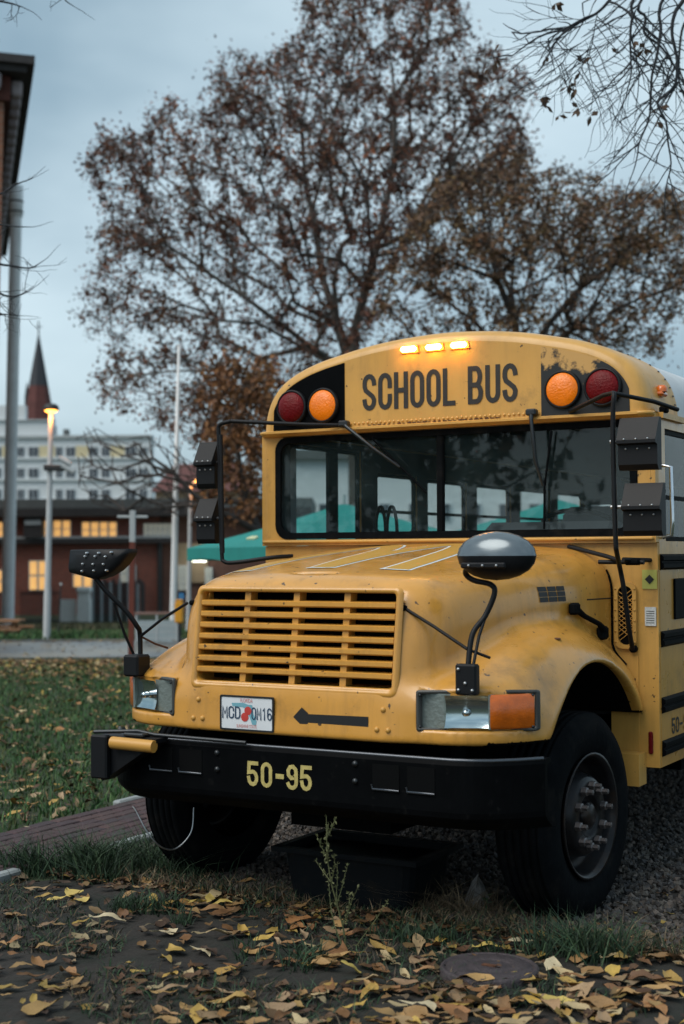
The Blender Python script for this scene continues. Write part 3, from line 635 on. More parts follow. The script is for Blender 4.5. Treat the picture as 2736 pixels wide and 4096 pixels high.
MB().box(BW+.001, BW+.012, 1.98, 2.5, 1.38, 1.60, 0, .01).build('side_hatch', 'black_paint', wl_)
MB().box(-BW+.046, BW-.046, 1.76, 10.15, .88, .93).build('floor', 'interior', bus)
MB().box(-BW, BW, 10.152, 10.198, .62, 2.476).build('rear_wall', 'yellow_paint', bus)
# inside: dash, wheel, driver seat, arch sign
m = MB(); m.box(-.95, 1.10, 1.748, 2.05, 1.3, 1.82, 0, .03); m.box(.15, .95, 1.85, 2.1, 1.80, 1.915, 0, .05); dash = m.build('dashboard', 'interior', bus)
m = MB(); P = [(.58+.22*math.cos(a), 2.28-.09*math.sin(a), 1.90+.085*math.sin(a)) for a in np.linspace(0, 2*math.pi, 28)]; m.tube(P, .014, 7, cap=False); m.tube([(.38, 2.28, 1.90), (.78, 2.28, 1.90)], .012, 6); m.tube([(.58, 2.28, 1.90), (.58, 2.15, 1.70)], .025, 8); m.build('steering_wheel', 'rubber', bus)
m = MB(); m.box(.34, .82, 2.60, 2.72, 1.3, 2.02, 0, .05); m.box(.44, .72, 2.62, 2.71, 2.03, 2.20, 0, .05); m.box(.34, .82, 2.2, 2.62, 1.25, 1.36, 0, .04); m.build('driver_seat', 'interior', bus)
m = MB(); aw = MB()
for k in (0, 1):
    c0 = -.455+.075*k; P = catmull([(c0-.034, 1.83), (c0-.030, 1.93), (c0-.014, 2.00), (c0, 2.015), (c0+.014, 2.00), (c0+.030, 1.93), (c0+.034, 1.83)], 4); aw.tube([(p[0], 1.78, p[1]) for p in P], .010, 6)
aw.build('arch_figure', 'black_paint', bus)

# wheels
def wheel(x, y, s, name='wheel'):
    R = .49; w = .27; o = empty(name, (x, y, R)); o.parent = bus; o.rotation_euler = (0, 0, -.085 if y < 3 else 0)
    m = MB(); hw = w/2; prof = [(.285, -hw+.02), (.33, -hw-.004), (.40, -hw-.008), (.455, -hw+.004), (.482, -hw+.03)]
    for k in range(5):
        a = -hw+.035+k*(w-.07)/5; b_ = a+(w-.07)/5; prof += [(.49, a), (.49, b_-.012), (.478, b_-.010), (.478, b_-.001)]
    prof += [(.49, hw-.035), (.482, hw-.03), (.455, hw-.004), (.40, hw+.008), (.33, hw+.004), (.285, hw-.02)]
    m.lathe([(r, h*s) for r, h in prof], (0, 0, 0), 'X', 56); m.build('tyre', 'rubber', o)
    m = MB(); rp = [(.288, hw-.01), (.300, hw+.008), (.286, hw+.006), (.272, hw-.02), (.266, hw-.085), (.236, hw-.115), (.212, hw-.100), (.188, hw-.020), (.176, hw-.006), (.108, hw-.006), (.100, hw-.012), (.096, hw-.03), (.070, hw-.035), (0, hw-.035)]
    m.lathe([(r, h*s) for r, h in rp], (0, 0, 0), 'X', 40); m.build('rim', 'rim', o)
    m = MB(); m.lathe([(.068, (hw-.034)*s), (.064, (hw-.005)*s), (.045, (hw+.008)*s), (0, (hw+.010)*s)], (0, 0, 0), 'X', 20); m.build('hub_cap', 'rim', o)
    nut = MB().lathe([(.024, -.004*s), (.022, .026*s), (.014, .030*s), (.013, .056*s), (0, .058*s)], (0, 0, 0), 'X', 6, smooth=False).mesh('lug_nut', 'nut')
    for k in range(10):
        a = 2*math.pi*k/10+.2; link('lug_nut', nut, o, ((hw-.008)*s, .143*math.cos(a), .143*math.sin(a)))
    return o
wheel(.985, .955, 1); wheel(-1.03, .955, -1); wheel(.95, 7.3, 1); wheel(-.95, 7.3, -1)
# chassis
m = MB()
for s in (-1, 1): m.box(*sorted((s*.40, s*.48)), .08, 10.0, .55, .80)
m.tube([(-.86, .96, .49), (.86, .96, .49)], .05, 10); m.tube([(-.81, 7.3, .49), (.81, 7.3, .49)], .07, 10); m.box(-.28, .28, .5, 1.5, .40, .9); m.box(-.70, .70, .30, .45, .50, .90); m.box(.55, .95, 3.0, 4.3, .42, .80)
m.box(-.66, .66, 1.5, 1.715, .5, 1.2)
for s in (-1, 1):
    m.box(*sorted((s*.54, s*.62)), .55, 1.35, .47, .53)
m.build('chassis', 'dark', bus)

# wipers
def wiper(P, blade, name='wiper'):
    m = MB(); m.tube(P, [.016]+[.011]*(len(P)-2)+[.007], 6); m.box(P[0][0]-.03, P[0][0]+.03, P[0][1]-.02, P[0][1]+.03, P[0][2]-.018, P[0][2]+.018, 0, .008); w = m.build(name, 'steel_dark', bus)
    m = MB(); m.tube(blade, .007, 5); m.build('blade', 'rubber', w)
wiper([(-.60, 1.605, 2.497), (-.575, 1.59, 2.478), (-.405, 1.60, 2.346), (-.26, 1.65, 2.236)], [(-.45, 1.672, 2.41), (-.26, 1.672, 2.236), (-.10, 1.672, 2.085)])
wiper([(.567, 1.605, 2.500), (.572, 1.59, 2.46), (.590, 1.60, 2.234), (.612, 1.65, 2.104)], [(.655, 1.672, 2.40), (.612, 1.672, 2.104), (.607, 1.672, 1.87)])

# big mirrors
def mirror_head(par, x0, x1, z0, z1, y):
    m = MB(); h = z1-z0; zm = z0+h*.50
    prof = [(y+.05, z1), (y+.015, z1), (y-.045, zm+h*.10), (y-.052, zm+h*.06), (y-.052, zm-h*.0), (y-.02, zm-h*.03), (y-.02, z0+h*.1), (y+.0, z0), (y+.05, z0)]
    m.prism(prof, 'X', x0, x1); o = m.build('mirror_head', 'plastic_black', par)
    MB().box(x0+.012, x1-.012, y+.0505, y+.054, z0+.015, z1-.015).build('mirror_glass', 'chrome', o)
    for k in range(3):
        xx = x0+(x1-x0)*(.2+.3*k)
        for (yy, zz) in ((y-.050, zm+h*.075), (y-.022, zm-h*.10)): MB().lathe([(0, -.005), (.005, -.004), (.006, .003)], (xx, yy, zz), 'Y', 6).build('screw', 'steel', o)
def big_mirror(s, tube, low, up, heads):
    o = MB().tube(catmull(tube, 5), .0125, 8).build('wing_mirror', 'plastic_black', bus)
    for P in low+up: MB().tube(P, .012, 7).build('bracket', 'plastic_black', o)
    for (x0, x1, z0, z1, y) in heads:
        mirror_head(o, x0, x1, z0, z1, y); zc = z0+(z1-z0)*.56; xt = s*1.13 if s > 0 else -1.333; xe = x0 if s > 0 else x1
        MB().tube([(xt+(-.02 if s > 0 else .02), tube[3][1]+.01, zc), (xe+(.03 if s > 0 else -.03), tube[3][1]+.01, zc)], .010, 6).build('clamp', 'steel', o)
    return o
rm = big_mirror(1, [(1.115, 1.34, 2.545), (1.135, 1.30, 2.525), (1.128, 1.30, 2.40), (1.130, 1.30, 2.1), (1.136, 1.30, 1.80), (1.130, 1.33, 1.745), (1.082, 1.52, 1.66), (1.088, 1.56, 1.55), (1.094, 1.62, 1.34), (1.088, 1.69, 1.235)],
    [[(.735, 1.70, 1.775), (.98, 1.60, 1.722), (1.07, 1.54, 1.70)], [(.94, 1.60, 1.692), (1.19, 1.58, 1.690)]], [[(.775, 1.635, 2.495), (1.05, 1.40, 2.545), (1.115, 1.34, 2.545)], [(1.115, 1.34, 2.545), (1.24, 1.62, 2.52), (1.31, 1.80, 2.49)], [(1.10, 1.52, 1.705), (1.18, 1.73, 1.70)]],
    [(1.160, 1.360, 2.150, 2.412, 1.30), (1.182, 1.378, 1.822, 2.085, 1.30)])
MB().box(1.09, 1.17, 1.555, 1.61, 1.675, 1.71, 0, .01).build('clamp', 'rubber', rm); MB().lathe([(0, 0), (.02, .0), (.02, .03), (0, .03)], (1.088, 1.69, 1.235), 'Y', 10).build('foot', 'rubber', rm)
MB().box(1.22, 1.26, 1.76, 1.82, 2.475, 2.51, 0, .008).build('foot', 'rubber', rm)
lm = big_mirror(-1, [(-1.25, 1.40, 2.528), (-1.33, 1.40, 2.51), (-1.337, 1.40, 2.44), (-1.330, 1.40, 2.1), (-1.318, 1.40, 1.76), (-1.30, 1.40, 1.70), (-1.22, 1.42, 1.695), (-1.03, 1.50, 1.722), (-.95, 1.60, 1.73)],
    [], [[(-1.25, 1.40, 2.528), (-.80, 1.52, 2.495), (-.60, 1.635, 2.49)], [(-1.312, 1.385, 2.45), (-1.30, 1.385, 1.75)]],
    [(-1.487, -1.356, 2.134, 2.413, 1.40), (-1.487, -1.356, 1.806, 2.075, 1.40)])

# cross-view mirrors on the fenders
def dome(c, rx, ry, rz, name, par):
    m = MB(); rows = []
    for i in range(11):
        a = -math.pi/2+math.pi*i/10; rows.append([(c[0]+rx*math.cos(a)*math.cos(b)*1.0, c[1]+ry*math.cos(a)*math.sin(b), c[2]+rz*math.sin(a)) for b in np.linspace(0, 2*math.pi, 24, endpoint=False)])
    m.grid(rows[5:], 1, True, close=True); m.grid(rows[:6], 0, True, close=True); return m.build(name, ['plastic_black', 'mirror_sky_tint'], par)
mat('mirror_sky_tint', (.15, .18, .20), .2, metal=.5)  # pale upper half of the dome: sky reflection put into the colour
cs = empty('crossview_mirror'); cs.parent = bus
MB().tube(catmull([(.885, .12, 1.70), (.835, .17, 1.655), (.865, .19, 1.622), (.943, .2, 1.603), (.960, .2, 1.563), (.924, .18, 1.466), (.884, .13, 1.384), (.880, .085, 1.22)], 5), .0125, 8).build('arm', 'plastic_black', cs)
dm = dome((.984, .17, 1.729), .183, .10, .107, 'mirror_head', cs)
m = MB(); m.box(.86, 1.07, .062, .078, 1.675, 1.70, 0, .006); m.build('head_bracket', 'plastic_black', dm)
for x in (.90, .965, 1.03): MB().lathe([(0, -.006), (.006, -.004), (.007, .003)], (x, .062, 1.6875), 'Y', 6).build('screw', 'steel', dm)
MB().box(.832, .932, .058, .105, 1.128, 1.262, 0, .008).build('base_bracket', 'plastic_black', cs)
for (x, z) in ((.85, 1.15), (.915, 1.15), (.882, 1.18), (.85, 1.24)): MB().lathe([(0, -.008), (.008, -.006), (.008, .004)], (x, .058, z), 'Y', 6).build('screw', 'steel', cs)
for P in ([(.552, .13, 1.497), (.70, .12, 1.42), (.87, .105, 1.325)], [(.924, .18, 1.46), (.912, .14, 1.38), (.905, .09, 1.25)], [(.88, .11, 1.32), (.955, .16, 1.285)]): MB().tube(P, .0075, 6).build('strut', 'plastic_black', cs)
MB().lathe([(0, -.012), (.014, -.01), (.014, .01)], (.552, surf_y(.552, 1.497), 1.497), 'Y', 8).build('strut_foot', 'rubber', cs)
# left one: seen from behind
cl = empty('crossview_mirror'); cl.parent = bus
YL = .05
o_ = [on(x, y, 'Y', YL) for x, y in ((286, 2199), (520, 2195), (518, 2216), (492, 2255), (464, 2282), (424, 2306), (384, 2318), (330, 2303), (284, 2290), (279, 2272))]
c_ = np.mean(o_, 0); m = MB(); rows = []
for sc_, dy in ((1.0, .06), (1.0, 0), (.95, -.022), (.6, -.032), (.0, -.034)): rows.append([(c_[0]+(p[0]-c_[0])*sc_, YL+dy, c_[2]+(p[2]-c_[2])*sc_) for p in o_])
m.grid(rows, 0, True, close=True); m.add(rows[0], [tuple(range(len(o_)))]); lh = m.build('mirror_head', 'plastic_black', cl)
for (x, y) in ((350, 2213), (397, 2213), (447, 2210), (343, 2226), (383, 2226), (424, 2227), (334, 2256), (375, 2257), (416, 2257), (331, 2285), (378, 2283), (428, 2282)):
    p = on(x, y, 'Y', YL-.03); MB().lathe([(0, -.016), (.007, -.012), (.007, .02)], p, 'Y', 6).build('screw', 'steel', lh)
e0 = on(384, 2315, 'Y', YL); P = [e0]+[on(x, y, 'Y', yy) for x, y, yy in ((430, 2370, .08), (500, 2440, .13), (548, 2505, .17), (560, 2540, .20), (562, 2690, .20))]
MB().tube(catmull(P, 4), .0125, 8).build('arm', 'plastic_black', cl)
a_ = on(562, 2545, 'Y', .2)
MB().tube([on(750, 2412, 'Y', .16), on(650, 2475, 'Y', .18), a_], .0075, 6).build('strut', 'plastic_black', cl)
MB().tube([a_, on(620, 2575, 'Y', .25), on(672, 2592, 'Y', .30)], .006, 6).build('strut', 'rust', cl)
MB().tube([on(455, 2410, 'Y', .10), on(500, 2540, 'Y', .15), on(545, 2640, 'Y', .2)], .007, 6).build('strut', 'plastic_black', cl)
p = on(566, 2640, 'Y', .18); MB().box(p[0]-.05, p[0]+.045, .09, .20, 1.135, p[2]+.03, 0, .01).build('base_bracket', 'plastic_black', cl)
p = on(750, 2412, 'Y', .16); MB().lathe([(0, -.012), (.013, -.01), (.013, .06)], (p[0], surf_y(p[0], p[2])-.01, p[2]), 'Y', 8).build('strut_foot', 'rubber', cl)
# thin wire hanging below the gate
m = MB(); P = [on(x, y, 'Y', yy) for x, y, yy in ((530, 3225, .05), (545, 3245, .05), (590, 3330, .05), (640, 3385, .1), (690, 3398, .2), (735, 3370, .25), (768, 3318, .28), (775, 3230, .3))]
m.tube(catmull(P, 5), .004, 5); m.build('hanging_wire', 'steel', bus)

# ================================================================== background
RH = np.array([math.cos(YAW), math.sin(YAW), 0.0]); FH = np.array([-math.sin(YAW), math.cos(YAW), 0.0])
def uz(px, py, D):                              # position across the view and height, for a thing standing D metres ahead
    d = ray(px, py); p = CAM+d*(D/(d@FH)); return float((p-CAM)@RH), float(p[2])
def wpos(u, w, z): p = CAM+u*RH+w*FH; return (float(p[0]), float(p[1]), z)
def gw(u, w): p = wpos(u, w, 0); return float(gz(p[0], p[1]))
LEAN = .018                                     # posts on the falling lawn lean a little
class BG:
    def __init__(s, name, px, D, label, cat, group=None, z0=None, lean=0.0):
        s.D = D; s.u0 = uz(px, 2300, D)[0]; s.z0 = gw(s.u0, D) if z0 is None else z0
        s.o = empty(name, wpos(s.u0, D, s.z0), label, cat, group); s.o.rotation_euler = (0, lean, YAW)
    def uz(s, px, py, dw=0.0):
        u, z = uz(px, py, s.D+dw); return u-s.u0, z-s.z0
    def rect(s, mb, x0, y0, x1, y1, w0, w1, mi=0, bev=0.0):
        a, zt = s.uz(x0, y0); b, zb = s.uz(x1, y1); return mb.box(min(a, b), max(a, b), w0, w1, min(zt, zb), max(zt, zb), mi, bev)
    def part(s, name, m, *r, par=None, **k): mb = MB(); s.rect(mb, *r, **k); return mb.build(name, m, par or s.o)

mat('brick_dark', (.085, .028, .020), .9, var=.35, vscale=3, coords='Object'); mat('brick_pink', (.17, .085, .065), .9, var=.2, vscale=3)
def brick_mat(name, c1, c2, mortar, scale):
    m = bpy.data.materials.new(name); MATS[name] = m; m.use_nodes = True; t = m.node_tree; b = t.nodes['Principled BSDF']; b.inputs['Roughness'].default_value = .9
    co = t.nodes.new('ShaderNodeTexCoord'); mpn = t.nodes.new('ShaderNodeMapping'); mpn.inputs['Rotation'].default_value = (math.pi/2, 0, 0); br = t.nodes.new('ShaderNodeTexBrick')
    br.inputs['Color1'].default_value = (*c1, 1); br.inputs['Color2'].default_value = (*c2, 1); br.inputs['Mortar'].default_value = (*mortar, 1); br.inputs['Scale'].default_value = scale
    br.inputs['Mortar Size'].default_value = .012; br.inputs['Brick Width'].default_value = .5; br.inputs['Row Height'].default_value = .17
    t.links.new(co.outputs['Object'], mpn.inputs[0]); t.links.new(mpn.outputs[0], br.inputs['Vector']); t.links.new(br.outputs['Color'], b.inputs['Base Color'])
brick_mat('brick_wall', (.27, .075, .048), (.19, .055, .038), (.17, .15, .13), 2.0)
mat('white_render', (.62, .66, .68), .85, var=.05); mat('cream', (.62, .54, .34), .85); mat('frame_white', (.58, .62, .64), .6); mat('glass_dark', (.05, .06, .075), .15)
mat('roof_grey', (.10, .11, .11), .8, var=.2); mat('cornice', (.035, .032, .033), .8, var=.3); mat('roof_red', (.105, .040, .036), .85, var=.25)
mat('window_lit', (.8, .5, .2), .5, emit=((1.0, .52, .16), .40), var=.5, vscale=1.1); mat('window_cool', (.3, .34, .36), .4, emit=((.8, .75, .55), .12))
mat('grey_pole', (.46, .48, .49), .4, var=.1); mat('spire_slate', (.030, .034, .042), .8, var=.2); mat('spire_brick', (.10, .035, .032), .9, var=.3, vscale=.6)
mat('post_red', (.13, .028, .016), .7, var=.2); mat('post_grey', (.40, .43, .44), .6); mat('iron', (.02, .022, .024), .6); mat('stone_white', (.80, .81, .78), .85, var=.1)
mat('lamp_glow', (1, .6, .2), .5, emit=((1.0, .40, .07), 3.5)); mat('tube_glow', (1, 1, .9), .5, emit=((.95, 1.0, .82), 5.0)); mat('wood_brown', (.22, .11, .05), .7, var=.3)
mat('bin_orange', (.60, .27, .015), .45); mat('sign_blue', (.03, .16, .35), .5); mat('barrier_grey', (.30, .36, .38), .6, var=.1); mat('rail_brown', (.20, .12, .10), .6)
mat('wall_beige', (.36, .26, .17), .85, var=.1)

mat('stack_metal', (.80, .82, .83), .4, var=.12, vscale=2)
# low brick building with lit windows
b = BG('brick_building', 500, 75, 'long low dark brick building with lit upper windows behind the lawn', 'building')
wall_ = b.part('wall', 'brick_wall', -90, 2060, 640, 2540, 0, 9)
b.part('wing_wall', 'brick_pink', 640, 2052, 1250, 2540, .3, 9)
rfo = b.part('roof', 'roof_grey', -100, 1998, 1250, 2036, -.2, 10); b.part('eave', 'cornice', -100, 2036, 1250, 2062, -.7, 9)
b.part('ledge', 'cornice', -95, 2156, 700, 2172, -.35, -.005); b.part('ledge_top', 'post_grey', -95, 2147, 700, 2156, -.30, -.005)
b.part('beige_panel', 'wall_beige', 700, 2172, 830, 2330, .10, .295)
def bwin(x0, y0, x1, y1, n, lit, rows=2, proud=-.06, frame='frame_white'):
    f = b.part('window', frame, x0, y0, x1, y1, proud, -.004 if x0 < 640 else .295)
    for k in range(n):
        w = (x1-x0)/n
        for r in range(rows):
            h = (y1-y0)/rows; b.part('pane', lit, x0+w*k+w*.14, y0+h*r+h*.07, x0+w*(k+1)-w*.14, y0+h*(r+1)-h*.07, proud-.03, proud-.004, par=f)
bwin(176, 2082, 285, 2150, 3, 'window_lit', 2); bwin(326, 2088, 470, 2152, 4, 'window_lit', 2); bwin(574, 2094, 690, 2162, 6, 'window_cool', 3); bwin(-40, 2088, 14, 2148, 2, 'window_lit', 2)
b.part('dark_bay', 'cornice', 102, 2052, 174, 2150, -.5, -.006); b.part('bay_blind', 'post_grey', 108, 2082, 172, 2100, -.56, -.505)
bwin(116, 2242, 190, 2362, 2, 'window_lit', 2); bwin(-30, 2280, 9, 2370, 2, 'window_lit', 2); bwin(292, 2296, 372, 2350, 2, 'window_lit', 1); bwin(712, 2262, 752, 2362, 2, 'window_cool', 4); bwin(480, 2260, 545, 2330, 2, 'window_cool', 2); bwin(820, 2270, 850, 2340, 1, 'window_cool', 2)
p_ = MB(); a0 = b.uz(556, 2320); a1 = b.uz(573, 2335); a2 = b.uz(573, 2500); p_.tube([(a0[0], -.25, a0[1]), (a1[0], -.25, a1[1]), (a2[0], -.25, a2[1])], .12, 8); p_.build('drain_pipe', 'iron', b.o)
p_ = MB(); a1 = b.uz(640, 2170); a2 = b.uz(640, 2530); p_.tube([(a1[0], -.1, a1[1]), (a2[0], -.1, a2[1])], .14, 8); p_.build('downpipe', 'iron', b.o)
l_ = BG('wall_lamp', 797, 74, 'glowing white tube lamp on the beige wall left of the hood', 'lamp', z0=uz(797, 2246, 74)[1])
l_.part('lamp_tube', 'tube_glow', 764, 2222, 831, 2246, -.15, .15, bev=.12); l_.part('lamp_bracket', 'iron', 790, 2216, 804, 2221, -.1, 1.2)

# white apartment block
b = BG('apartment_block', 300, 190, 'pale multi-storey apartment block with rows of windows, far left', 'building', z0=gw(0, 190))
b.part('wall', 'white_render', -260, 1752, 606, 2260, 0, 2.5); b.part('upper_storey', 'white_render', -260, 1684, 212, 1743, .1, 1.5); b.part('roof_block', 'white_render', -260, 1622, 100, 1679, .2, 1.5)
b.part('roof_edge', 'post_grey', -262, 1744, 608, 1751, -.4, 2.2); b.part('chimney', 'roof_grey', 250, 1715, 268, 1744, .5, 2); b.part('roof_edge', 'post_grey', -262, 1680, 213, 1683, -.2, 1.6)
for row, yy in enumerate((1808, 1893, 1977, 2060)):
    for x0, x1, kind in ((-30, 6, 1), (68, 98, 0), (113, 155, 1), (222, 250, 0), (263, 302, 1), (355, 392, 1), (405, 440, 0), (500, 545, 1), (556, 590, 0)):
        f = b.part('window', 'frame_white', x0, yy-22, x1, yy+20, -.12, -.004); n = 2
        b.part('pane', 'glass_dark', x0+3, yy-19, (x0+x1)/2-2, yy+17, -.2, -.13, par=f); b.part('pane', 'glass_dark', (x0+x1)/2+2, yy-19, x1-3, yy+17, -.2, -.13, par=f)
    if row < 1:
        for x0, x1 in ((8, 66), (157, 220), (304, 352), (442, 498)): b.part('yellow_panel', 'cream', x0, yy-24, x1, yy+20, -.08, -.005)
    b.part('balcony_band', 'white_render', -258, yy+24, 604, yy+28, -.35, -.005)

# church spire
b = BG('church_spire', 153, 300, 'pointed dark church spire rising behind the white block', 'spire', z0=gw(-60, 300))
zt = b.uz(153, 1328)[1]; zb = b.uz(153, 1700)[1]; r0 = (b.uz(212, 1700)[0]-b.uz(94, 1700)[0])/2*1.14; zm = b.uz(153, 1545)[1]; rm_ = r0*(zt-zm)/(zt-zb)*1.02
MB().lathe([(0.05, zt), (rm_, zm)], (0, 0, 0), 'Z', 8, smooth=False).build('spire_top', 'spire_slate', b.o); MB().lathe([(rm_, zm-.001), (r0, zb)], (0, 0, 0), 'Z', 8, smooth=False).build('spire_base', 'spire_brick', b.o)
MB().box(-r0*.9, r0*.9, -r0*.9, r0*.9, 0, zb).build('tower', 'spire_brick', b.o); zc = b.uz(153, 1285)[1]; MB().tube([(0, 0, zt-1), (0, 0, zc)], .14, 6).tube([(-.7, 0, zc-1.2), (.7, 0, zc-1.2)], .12, 6).build('cross', 'iron', b.o)
for (x0, y0) in ((112, 1530), (100, 1640)):
    u, z = b.uz(x0, y0); MB().lathe([(.05, z), (.5, z-3), (.5, zb-1.5)], (u, -1, 0), 'Z', 6, smooth=False).build('pinnacle', 'spire_slate', b.o)

# red-roofed house between the trees and a long pale block behind the bus
b = BG('red_roof_house', 720, 120, 'house with red tiled roof behind the tall white flagpole', 'house')
b.part('wall', 'wall_beige', 618, 1965, 1010, 2300, .4, 8); u0, z1 = b.uz(604, 1966); u1, _ = b.uz(1020, 1966); z2 = b.uz(700, 1842)[1]
MB().add([(u0, -.3, z1), (u1, -.3, z1), (u1-1.5, 4.5, z2), (u0+1.5, 4.5, z2), (u0, 9, z1), (u1, 9, z1)], [(0, 1, 2, 3), (3, 2, 5, 4), (0, 3, 4), (1, 5, 2), (0, 4, 5, 1)]).build('roof', 'roof_red', b.o)
for x in (660, 760, 860): b.part('window', 'glass_dark', x, 2000, x+40, 2050, .3, .396)
b = BG('pale_building', 1800, 105, 'pale grey building seen through the bus windows', 'building')
b.part('wall', 'white_render', 1100, 1830, 2900, 2330, 0, 10); b.part('roof', 'roof_grey', 1080, 1800, 2920, 1830, -.6, 10.5)
for k in range(14):
    f = b.part('window', 'frame_white', 1150+k*120, 2010, 1205+k*120, 2085, -.12, -.005); b.part('pane', 'glass_dark', 1157+k*120, 2017, 1198+k*120, 2078, -.2, -.13, par=f)
    f = b.part('window', 'frame_white', 1150+k*120, 2130, 1205+k*120, 2205, -.12, -.005); b.part('pane', 'glass_dark', 1157+k*120, 2137, 1198+k*120, 2198, -.2, -.13, par=f)

# tall brick building at the left edge: corner of its bracketed eave
D = 42.0; E_ = far(139, 220, D); vd = ray(-150, 2222); e_ = vd*np.array([1, 1, 0]); e_ /= np.linalg.norm(e_); n_ = np.array([e_[1], -e_[0], 0])
OH = .85; org = E_-n_*OH+e_*OH; g0 = float(gz(org[0], org[1])); HW = E_[2]-.45-g0
bb = empty('brick_warehouse', (org[0], org[1], g0), 'tall brick building with dark bracketed eave at the upper left edge', 'building'); bb.rotation_euler = (0, LEAN, math.atan2(e_[1], e_[0])-math.pi/2)
bb.location = tuple(np.array(bb.location)-np.array([n_[0], n_[1], 0])*HW*LEAN)
brick_mat('brick_orange', (.30, .13, .075), (.22, .09, .055), (.2, .17, .14), 1.0)
MB().box(-14, 0, 0, 26, 0, HW-.001).build('wall', 'brick_orange', bb)
MB().box(-14.8, OH, -OH, 27, HW+.20, HW+.45).build('roof_slab', 'cornice', bb); MB().box(-14.6, OH*.75, -OH*.75, 26.8, HW, HW+.199).build('soffit', 'cornice', bb)
MB().box(-14.2, .18, -.18, 26.2, HW-.75, HW-.002).build('frieze', 'brick_dark', bb)
mat('bracket_stone', (.34, .30, .31), .8, var=.2)
for ix in range(4):
    for iz in range(4):
        x0, z0 = -2.9-ix*3.2, 1.6+iz*(HW-3.5)/3.6
        w_ = MB().ring([(x0-.65, z0-.1), (x0+.65, z0-.1), (x0+.65, z0+2.1), (x0-.65, z0+2.1)], [(x0-.55, z0), (x0+.55, z0), (x0+.55, z0+2.0), (x0-.55, z0+2.0)], 'Y', -.06, -.003).build('window', 'frame_white', bb)
        MB().box(x0-.549, x0+.549, -.03, -.004, z0+.001, z0+1.999).build('pane', 'glass_dark', w_); MB().box(x0-.03, x0+.03, -.05, -.031, z0, z0+2.0).build('mullion', 'frame_white', w_); MB().box(x0-.75, x0+.75, -.16, -.003, z0-.2, z0-.101).build('sill', 'bracket_stone', w_)
mat('bracket_stone', (.34, .30, .31), .8, var=.2)
brm = MB().box(0, .36, 0, .40, -.50, 0, 0, .07).mesh('bracket', 'bracket_stone')
for k in range(24): link('bracket', brm, bb, (.182, .1+k*1.05, HW-.004))
for k in range(12): link('bracket', brm, bb, (-.5-k*1.05, -.182, HW-.004), (0, 0, -math.pi/2))
m = MB(); zr = HW+.45
for (x0, x1) in ((-1.3, -1.3), (-4, -4)): m.tube([(x0, .3, zr), (x1, .3, zr+1.35)], .05, 6)
m.tube([(-1.3, .3, zr+1.33), (-4, .3, zr+1.33)], .05, 6); m.tube([(-1.3, .3, zr+1.0), (-4, .3, zr+1.0)], .03, 6); m.tube([(-1.3, .3, zr+1.33), (-2.2, .3, zr+1.0)], .02, 5); m.build('roof_railing', 'iron', bb)

# poles and street furniture
def pole(name, px, D, py_top, r0, r1, label, cat, m, lean=LEAN):
    b = BG(name, px, D, label, cat, lean=lean); h = b.uz(px, py_top)[1]; return b, h
b, h = pole('flue_stack', 30, 50, 745, .2, .2, 'thick grey metal stack with two dark bands at the left edge', 'stack', 'grey_pole', LEAN*1.05)
MB().lathe([(.225, 0), (.205, h-1.1)], (0, 0, 0), 'Z', 20).build('shaft', 'stack_metal', b.o); MB().lathe([(.205, h-1.1), (.24, h-1.08), (.24, h), (.0, h+.02)], (0, 0, 0), 'Z', 20).build('cap', 'stack_metal', b.o)
for z in (h-.92, h-.55): MB().lathe([(.242, z-.03), (.262, z-.02), (.262, z+.02), (.242, z+.03)], (0, 0, 0), 'Z', 20).build('band', 'iron', b.o)
b, h = pole('street_lamp', 187, 29.3, 1640, .05, .05, 'lit mushroom street lamp on a tall grey pole beside the road', 'street lamp', 'grey_pole')
MB().lathe([(.078, 0), (.075, .9), (.064, 1.2), (.052, h-.1), (.045, h-.02)], (0, 0, 0), 'Z', 16).build('post', 'grey_pole', b.o)
MB().lathe([(.0, h+.13), (.10, h+.125), (.15, h+.08), (.165, h+.02), (.16, h+.0), (.13, h-.005)], (0, 0, 0), 'Z', 24).build('lamp_hood', 'iron', b.o); MB().lathe([(.0, h-.055), (.09, h-.045), (.135, h-.01)], (0, 0, 0), 'Z', 24).build('lamp_glass', 'lamp_glow', b.o)
ld = bpy.data.lights.new('street_lamp_light', 'POINT'); ld.energy = 11; ld.color = (1, .33, .06); ld.shadow_soft_size = .08; lo = bpy.data.objects.new('lamp_light', ld); COL.objects.link(lo); lo.parent = b.o; lo.location = (.0, -.16, h-.16)
for (x0, y0, x1, y1) in ((228, 1832, 276, 1858), (240, 1862, 290, 1888)):
    a_, c_ = b.uz(x0, y0), b.uz(x1, y1); MB().tube([(a_[0], -.15, a_[1]), (c_[0], -.15, c_[1])], .055, 8).build('camera_housing', 'post_grey', b.o)
z = b.uz(205, 1870)[1]; MB().box(-.11, .30, -.14, .09, z-.07, z+.05, 0, .02).build('camera_bracket', 'iron', b.o)
b, h = pole('street_lamp', 752, 33, 1930, .05, .05, 'thin street lamp with orange glowing head beside the wing mirrors', 'street lamp', 'grey_pole')
MB().lathe([(.058, 0), (.040, h)], (0, 0, 0), 'Z', 12).tube([(0, 0, h-.02), (.16, 0, h+.03)], .022, 6).build('post', 'grey_pole', b.o); MB().box(.10, .27, -.07, .07, h+.0, h+.085, 0, .03).build('lamp_head', 'lamp_glow', b.o)
ld = bpy.data.lights.new('street_lamp_light', 'POINT'); ld.energy = 5; ld.color = (1, .33, .06); ld.shadow_soft_size = .08; lo = bpy.data.objects.new('lamp_light', ld); COL.objects.link(lo); lo.parent = b.o; lo.location = (.14, -.14, h-.14)
